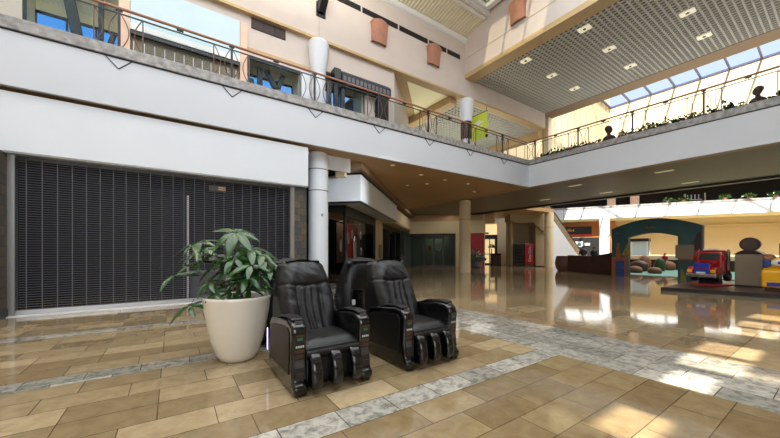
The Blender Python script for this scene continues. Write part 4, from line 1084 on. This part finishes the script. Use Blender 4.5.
# yellow digger ride
t = thing('digger_ride', 'yellow kiddie ride with grey screen at the right edge', 'ride', (15.0, 1.14, .122), -PI/2-.05)
MB().box(-.42, .55, -.35, .6, .0, .10).build('base', 'walnut', t, bevel=.02)
MB().prism([(-.42, .10), (.5, .10), (.5, .68), (-.2, .68), (-.42, .60)], -.48, .5, 'x').build('body', 'yellow', t, bevel=.05, seg=3, smooth=True)
MB().box(-.35, .5, -.2, .45, .68, .98).build('cab', 'yellow', t, bevel=.05, seg=3, smooth=True)
MB().prism([(-.05, .98), (-.05, 1.42), (.1, 1.45), (.1, .98)], -.18, .5, 'x').build('screen_frame', 'black', t, bevel=.02)
MB().box(-.14, .46, -.07, -.05, 1.05, 1.38).build('screen', 'screen', t)
lm = MB(); lm.ell((-.16, -.24, .84), .15, .05, .1, 18, 10); l_ = lm.build('round_lamp', 'lab_w', t, smooth=True, angle=180)
MB().ell((-.12, -.285, .84), .06, .02, .045, 12, 8).build('lamp_centre', 'black', l_)
MB().box(-.36, .4, -.44, -.42, .16, .26).build('blue_stripe', 'blue', t)
mb = MB().box(.0, .2, -.44, -.425, .34, .44).box(.26, .4, -.44, -.425, .4, .5); mb.build('blue_badge', 'navy', t)
mb = MB().ell((-.36, -.1, .98), .14, .14, .12, 14, 10); mb.build('steering_hood', 'boulder', t, smooth=True, angle=180)
MB().box(-.48, -.3, -.22, .1, .7, .95).build('side_handle', 'navy', t, bevel=.04)
MB().ell((-.05, .05, 1.55), .13, .1, .09, 12, 8).build('roof_knob', 'terra', t, smooth=True, angle=180)

# ------------------------------------------------------------------ potted plant
pp = thing('potted_plant', 'large cream tapered pot with a glossy-leaved umbrella plant by the shutter', 'plant', (.66, 4.27, 0))
Z_ = .87
MB().lathe([(r, z*Z_) for r, z in [(.175, 0), (.20, .012), (.245, .10), (.295, .28), (.335, .50), (.362, .70), (.376, .83), (.382, .865), (.375, .88), (.35, .88), (.34, .865), (.337, .80)]], n=56).build('pot', 'pot', pp, smooth=True, angle=60)
MB().lathe([(.338, .80*Z_), (.2, .815*Z_), (.0001, .82*Z_)], n=32).build('soil', 'soil', pp, smooth=True)
def leaflet(mb, base, d, up, L, W, droop):
    d = Vector(d).normalized(); side = d.cross(Vector(up)).normalized(); up = side.cross(d).normalized()
    n = 6; rows = []
    for i in range(n+1):
        a = i/n
        wv = W*math.sin(PI*min(1, a*.92+.04))**.75*(1-.25*a)
        c = Vector(base)+d*(L*a)-up*(droop*L*a*a)
        rows.append([c-side*wv+up*wv*.22, c-side*wv*.5+up*wv*.06, c, c+side*wv*.5+up*wv*.06, c+side*wv+up*wv*.22])
    mb.gridsurf(rows)
random.seed(11)
def branch(path, r0, mbs): mbs.tube(path, [r0*(1-.6*i/(len(path)-1)) for i in range(len(path))], 6)
stems = MB(); petioles = MB()
# palmate clusters: (local x, y, z, size, count, tilt toward)
cl = []
# (sideways, height, size, leaflets) of each leaf cluster; sideways runs along the row of chairs seen from the front
for a, z, sz, n_ in ((.04, 1.53, .27, 8), (-.44, 1.41, .25, 7), (-.36, 1.24, .24, 7), (-.20, 1.38, .22, 7), (.20, 1.34, .23, 7), (.34, 1.27, .22, 7), (.02, 1.20, .22, 7), (.15, 1.10, .2, 7), (-.14, 1.06, .2, 6),
                    (-.02, .98, .18, 6), (.24, 1.0, .19, 6), (.36, .99, .16, 6), (-.60, 1.02, .2, 3), (-.40, .66, .2, 6), (-.28, 1.10, .2, 6), (.08, 1.34, .2, 6), (.30, 1.14, .2, 6), (-.55, 1.28, .22, 6), (-.1, 1.24, .2, 6),
                    (.42, 1.12, .18, 6), (.0, .92, .15, 5), (.14, .95, .15, 5), (-.18, .94, .15, 5), (.26, .92, .14, 5), (.1, 1.22, .2, 6), (-.3, 1.32, .2, 6), (.05, .82, .16, 6), (-.12, .84, .16, 6), (.2, .84, .15, 6), (-.22, .9, .18, 6), (.32, .86, .15, 5), (-.05, 1.12, .18, 6), (-.5, 1.16, .22, 5), (.38, 1.2, .18, 6), (.26, 1.08, .18, 6)):
    dp = random.uniform(-.22, .2) if z > .75 else -.22
    cl.append((.826*(a-.05)+.5635*dp, -.5635*(a-.05)+.826*dp, z, sz*1.15, n_))
for bx, by in ((.04, -.02), (-.08, .05), (.12, .08), (-.02, -.1)):
    branch([(bx, by, .69), (bx*1.2, by, 1.05), (bx*.8-.02, by+.02, 1.42)], .016, stems)
for (x, y, z, s, n) in cl:
    hub = Vector((x, y, z)); root = Vector((x*.2, y*.2, min(1.05, z-.12))) if z > .9 else Vector((x*.4, y*.4, .95))
    mid = (hub+root)/2+Vector((0, 0, .05 if z > .8 else .16))
    petioles.tube([root, mid, hub], [.007, .006, .004], 5)
stems.build('stem', 'stem', pp, smooth=True)
petioles.build('petioles', 'stem', pp, smooth=True)
mb = MB()
for (x, y, z, s, n) in cl:
    out = Vector((x, y, 0)); out = out.normalized() if out.length > .05 else Vector((0, -1, 0))
    nrm = (Vector((0, 0, 1))+out*.25+Vector((-.15, -.3, 0))).normalized()
    a0 = random.random()*6
    t1 = nrm.orthogonal().normalized(); t2 = nrm.cross(t1)
    for k in range(n):
        a = a0+2*PI*k/n*(.92)
        d = t1*math.cos(a)+t2*math.sin(a)-nrm*.08
        sz = s*(.75+.35*random.random())
        leaflet(mb, Vector((x, y, z))+d*.02, d, nrm, sz, sz*.2, .16+.22*random.random())
mb.build('foliage', 'leaf', pp, smooth=True, recalc=False, angle=180)

# ------------------------------------------------------------------ massage chairs (front faces local -y)
def massage_chair(loc, rotz, label):
    t = thing('massage_chair', label, 'massage chair', loc, rotz, 'massage chairs standing back to back')
    # foot base
    MB().prism([(-.40, .03), (.40, .03), (.46, .10), (.40, .16), (-.36, .16), (-.42, .10)], -.26, .26, 'x').build('base', 'satin', t, bevel=.02)
    for sx in (-1, 1):
        x0, x1 = (sx*.27, sx*.405)
        prof = [(-.53, .02), (-.55, .09), (-.50, .13), (-.475, .30), (-.50, .56), (-.485, .625), (-.42, .66), (-.30, .67), (-.08, .645), (.10, .625), (.24, .60), (.30, .545), (.33, .40), (.36, .14), (.35, .02)]
        xa, xb = min(x0, x1), max(x0, x1)
        arm = MB().prism(prof, xa, xb, 'x').build('arm', 'gloss', t, bevel=.035, seg=4, smooth=True)
        # recessed side panel line (outer face)
        xo = sx*.405
        p2 = [(-.40, .18), (-.42, .55), (-.36, .60), (-.1, .585), (.10, .56), (.22, .53), (.27, .40), (.28, .17)]
        MB().prism(p2, xo-.002, xo+.006*sx+.0 if sx > 0 else xo-.008, 'x').build('side_panel', 'satin', arm, bevel=.004)
        # arm pad on top
        MB().prism([(-.43, .665), (-.30, .678), (-.08, .655), (.10, .60), (.10, .62), (-.08, .678), (-.30, .698), (-.42, .687)], xa+.012, xb-.012, 'x').build('arm_pad', 'leather', arm, bevel=.012, seg=3, smooth=True)
        # front control strip: leaning panel with stacked labels
        cp = MB(); cx = sx*.337
        def strip_(z0, z1, w, mi, e=.0):
            def yy(z): return -.478-.022*max(0, min(1, (z-.30)/.28))-.003-e if z > .30 else -.478-.022*max(0, min(1, (.30-z)/.17))-.003-e
            cp.m(mi).add([(cx-w, yy(z0), z0), (cx+w, yy(z0), z0), (cx+w, yy(z1), z1), (cx-w, yy(z1), z1)], [(0, 1, 2, 3)])
        strip_(.30, .56, .052, 0, .0); strip_(.15, .30, .052, 0, .0)
        strip_(.54, .546, .035, 2, .002); strip_(.50, .525, .026, 3, .002)
        for k in range(4): cp.m(1).add([(cx-.036+.02*k, -.490-.004, .435), (cx-.022+.02*k, -.490-.004, .435), (cx-.022+.02*k, -.4915-.004, .455), (cx-.036+.02*k, -.4915-.004, .455)], [(0, 1, 2, 3)])
        strip_(.405, .412, .042, 2, .003); strip_(.392, .397, .034, 2, .003); strip_(.36, .366, .03, 2, .003); strip_(.345, .35, .04, 2, .003)
        for k in range(6): strip_(.255+.012*k, .262+.012*k, .04, 4, .003)
        strip_(.20, .204, .034, 2, .003); strip_(.175, .178, .02, 4, .003)
        cp.build('control_strip', ['panel', 'lab_w', 'lab_o', 'lab_g', 'lab_grey'], arm, recalc=False)
        # remote buttons on the arm top front
        rb = MB()
        for k in range(3): rb.box(cx-.03+k*.022, cx-.015+k*.022, -.46, -.44, .64, .668)
        rb.build('buttons', 'lab_grey', arm)
        if sx < 0: MB().box(xo-.012, xo-.002, .36, .372, .22, .46).build('led_strip', 'led', arm)
        MB().tube([(sx*.30, -.50, .035), (sx*.37, -.50, .035)], .033, 12).build('caster', 'satin', arm, smooth=True)
    # seat cushion
    rows = []
    for i in range(17):
        v = i/16; y = -.50+.62*v; row_ = []
        for j in range(17):
            u = j/16*2-1
            z = .44+.035*(1-u**6)*(1-(2*v-1)**8)-.06*max(0, .14-v)/.14-.015*math.exp(-(u/.5)**2)*v + .006*noise.noise(Vector((u*3, v*4, 3)))
            row_.append((u*.268, y, z))
        rows.append(row_)
    mb = MB().gridsurf(rows)
    fr = rows[0]; mb.gridsurf([[(p[0], p[1]+.04, .30) for p in fr], [(p[0], p[1]-.012, .36) for p in fr], fr])
    mb.build('seat_cushion', 'leather', t, smooth=True, angle=80)
    # leg rest: trough block and three glossy calf pads
    MB().prism([(-.46, .10), (-.36, .10), (-.30, .40), (-.46, .40)], -.265, .265, 'x').build('leg_rest', 'satin', t, bevel=.02)
    for x in (-.2, 0, .2):
        w_ = .055
        pr_ = [(-.45, .07), (-.56, .05), (-.605, .10), (-.60, .22), (-.57, .32), (-.52, .37), (-.45, .37)]
        pad = MB().prism(pr_, x-w_, x+w_, 'x').build('calf_pad', 'gloss', t, bevel=.03, seg=4, smooth=True)
        MB().prism([(-.578, .305), (-.553, .345), (-.53, .36), (-.53, .352), (-.56, .325)], x-w_*.6, x+w_*.6, 'x').build('pad_highlight_trim', 'panel', pad)
    MB().box(-.265, .265, -.49, -.44, .375, .415).build('knee_bar', 'satin', t, bevel=.012)
    # backrest: leaning padded leather
    def bp(u, v):          # centre-line of the back: v 0 bottom .. 1 top
        y = .08+.38*v; z = .40+.79*v - .02*v*v
        return y, z
    rows = []; NU, NV = 44, 60
    for i in range(NV+1):
        v = i/NV; y, z = bp(0, v); row_ = []
        hw = .278+.04*math.sin(PI*min(1, v*1.1))-.012*max(0, v-.72)/.28
        if v > .92: hw *= math.sqrt(max(0, 1-((v-.92)/.08)**2*.34))
        for j in range(NU+1):
            u = j/NU*2-1
            edge = (1-abs(u)**5)
            bulge = .085*edge*math.sqrt(max(0, 1-max(0, (v-.88)/.12)**2))
            # side bolsters, head pillow, pleated centre
            bol = .035*math.exp(-((abs(u)-.72)/.2)**2)*math.exp(-((v-.38)/.3)**2)
            head = .03*math.exp(-((v-.78)/.16)**2)*math.exp(-(u/.8)**4)
            seam = -.022*math.exp(-((abs(u)-.42)/.05)**2)*(1 if v < .62 else 0) - .024*math.exp(-((v-.62-.05*u*u)/.018)**2)
            pleat = .012*math.sin(u*26+2*math.sin(v*5))*math.exp(-(u/.4)**4)*(1 if v < .6 else .0)
            wr = .011*noise.noise(Vector((u*3.2, v*13+u*3, loc[0]*3)))+.007*math.sin(14*v+6*abs(u)+3*noise.noise(Vector((u*2, v*3, 1))))*abs(u)
            d = bulge+bol+head+seam+pleat+wr*edge
            nrm = Vector((0, -.9, .42))
            row_.append((u*hw, y+nrm.y*d, z+nrm.z*d))
        rows.append(row_)
    mb = MB().gridsurf(rows)
    # wrap over sides/top to the rear
    def back(p, v): return (p[0]*.97, p[1]+.15-.02*v, p[2]-.02)
    L_ = [r[0] for r in rows]; R_ = [r[-1] for r in rows]; T_ = rows[-1]
    mb.gridsurf([L_, [back(p, 0) for p in L_]]); mb.gridsurf([R_, [back(p, 0) for p in R_]])
    mb.gridsurf([T_, [(p[0]*.97, p[1]+.05, p[2]+.03*(1-(p[0]/.26)**2)-.004) for p in T_], [(p[0]*.95, p[1]+.11, p[2]+.022*(1-(p[0]/.26)**2)-.012) for p in T_], [(p[0]*.97, p[1]+.15, p[2]-.02) for p in T_]])
    mb.build('backrest', 'leather', t, smooth=True, angle=80)
    # hard rear shell: bulky, nearly upright behind the cushion
    rows = []
    for i in range(25):
        v = i/24; z = .14+1.05*v
        vb = max(0, (z-.42)/.8); yf, _ = bp(0, vb)
        hw = .30+.02*math.sin(PI*v)-.11*(max(0, v-.5)/.5)**2.2
        yr = .60-.03*v-.14*max(0, v-.86)/.14*max(0, v-.86)/.14
        row_ = [(-hw*.97, yf+.05, z), (-hw, (yf+yr)/2, z)]
        for j in range(13):
            u = j/12*2-1
            row_.append((u*hw, yr-.07*abs(u)**5, z))
        row_ += [(hw, (yf+yr)/2, z), (hw*.97, yf+.05, z)]
        rows.append(row_)
    mb = MB().gridsurf(rows)
    T_ = rows[-1]; nT = len(T_); mb.add(T_, [tuple(range(nT))])
    mb.add(rows[0], [tuple(range(nT))])
    sh = mb.build('rear_shell', 'satin', t, smooth=True, angle=50)
    MB().prism([(-.26, .25), (.26, .25), (.23, .72), (-.23, .72)], .575, .612, 'y').build('rear_panel', 'gloss', sh, bevel=.02)
    MB().box(.17, .225, .60, .618, .48, .56).build('sticker', 'lab_w', sh)
    # rear drape of leather flap over the shoulder
    rows = []
    for i in range(9):
        a = i/8; row_ = []
        for j in range(11):
            u = j/10*2-1; y, z = bp(0, 1)
            row_.append((u*(.205+.02*a), y-.01+.17*math.sin(a*1.7)-.02*abs(u)**4, z+.035-.06*abs(u)**3-.30*a**2+.01*noise.noise(Vector((u*4, a*4, loc[1])))))
        rows.append(row_)
    MB().gridsurf(rows).build('head_flap', 'leather', t, smooth=True, angle=180)
    return t
massage_chair((1.28, 3.31, 0), 0, 'front black massage chair beside the cream plant pot, facing the camera')
massage_chair((2.48, 3.26, 0), 0, 'front black massage chair, right of the pair facing the camera')
massage_chair((1.36, 4.98, 0), PI, 'rear black massage chair seen from behind, nearest the plant pot')
massage_chair((2.50, 4.98, 0), PI, 'rear black massage chair with white sticker, seen between the front two')
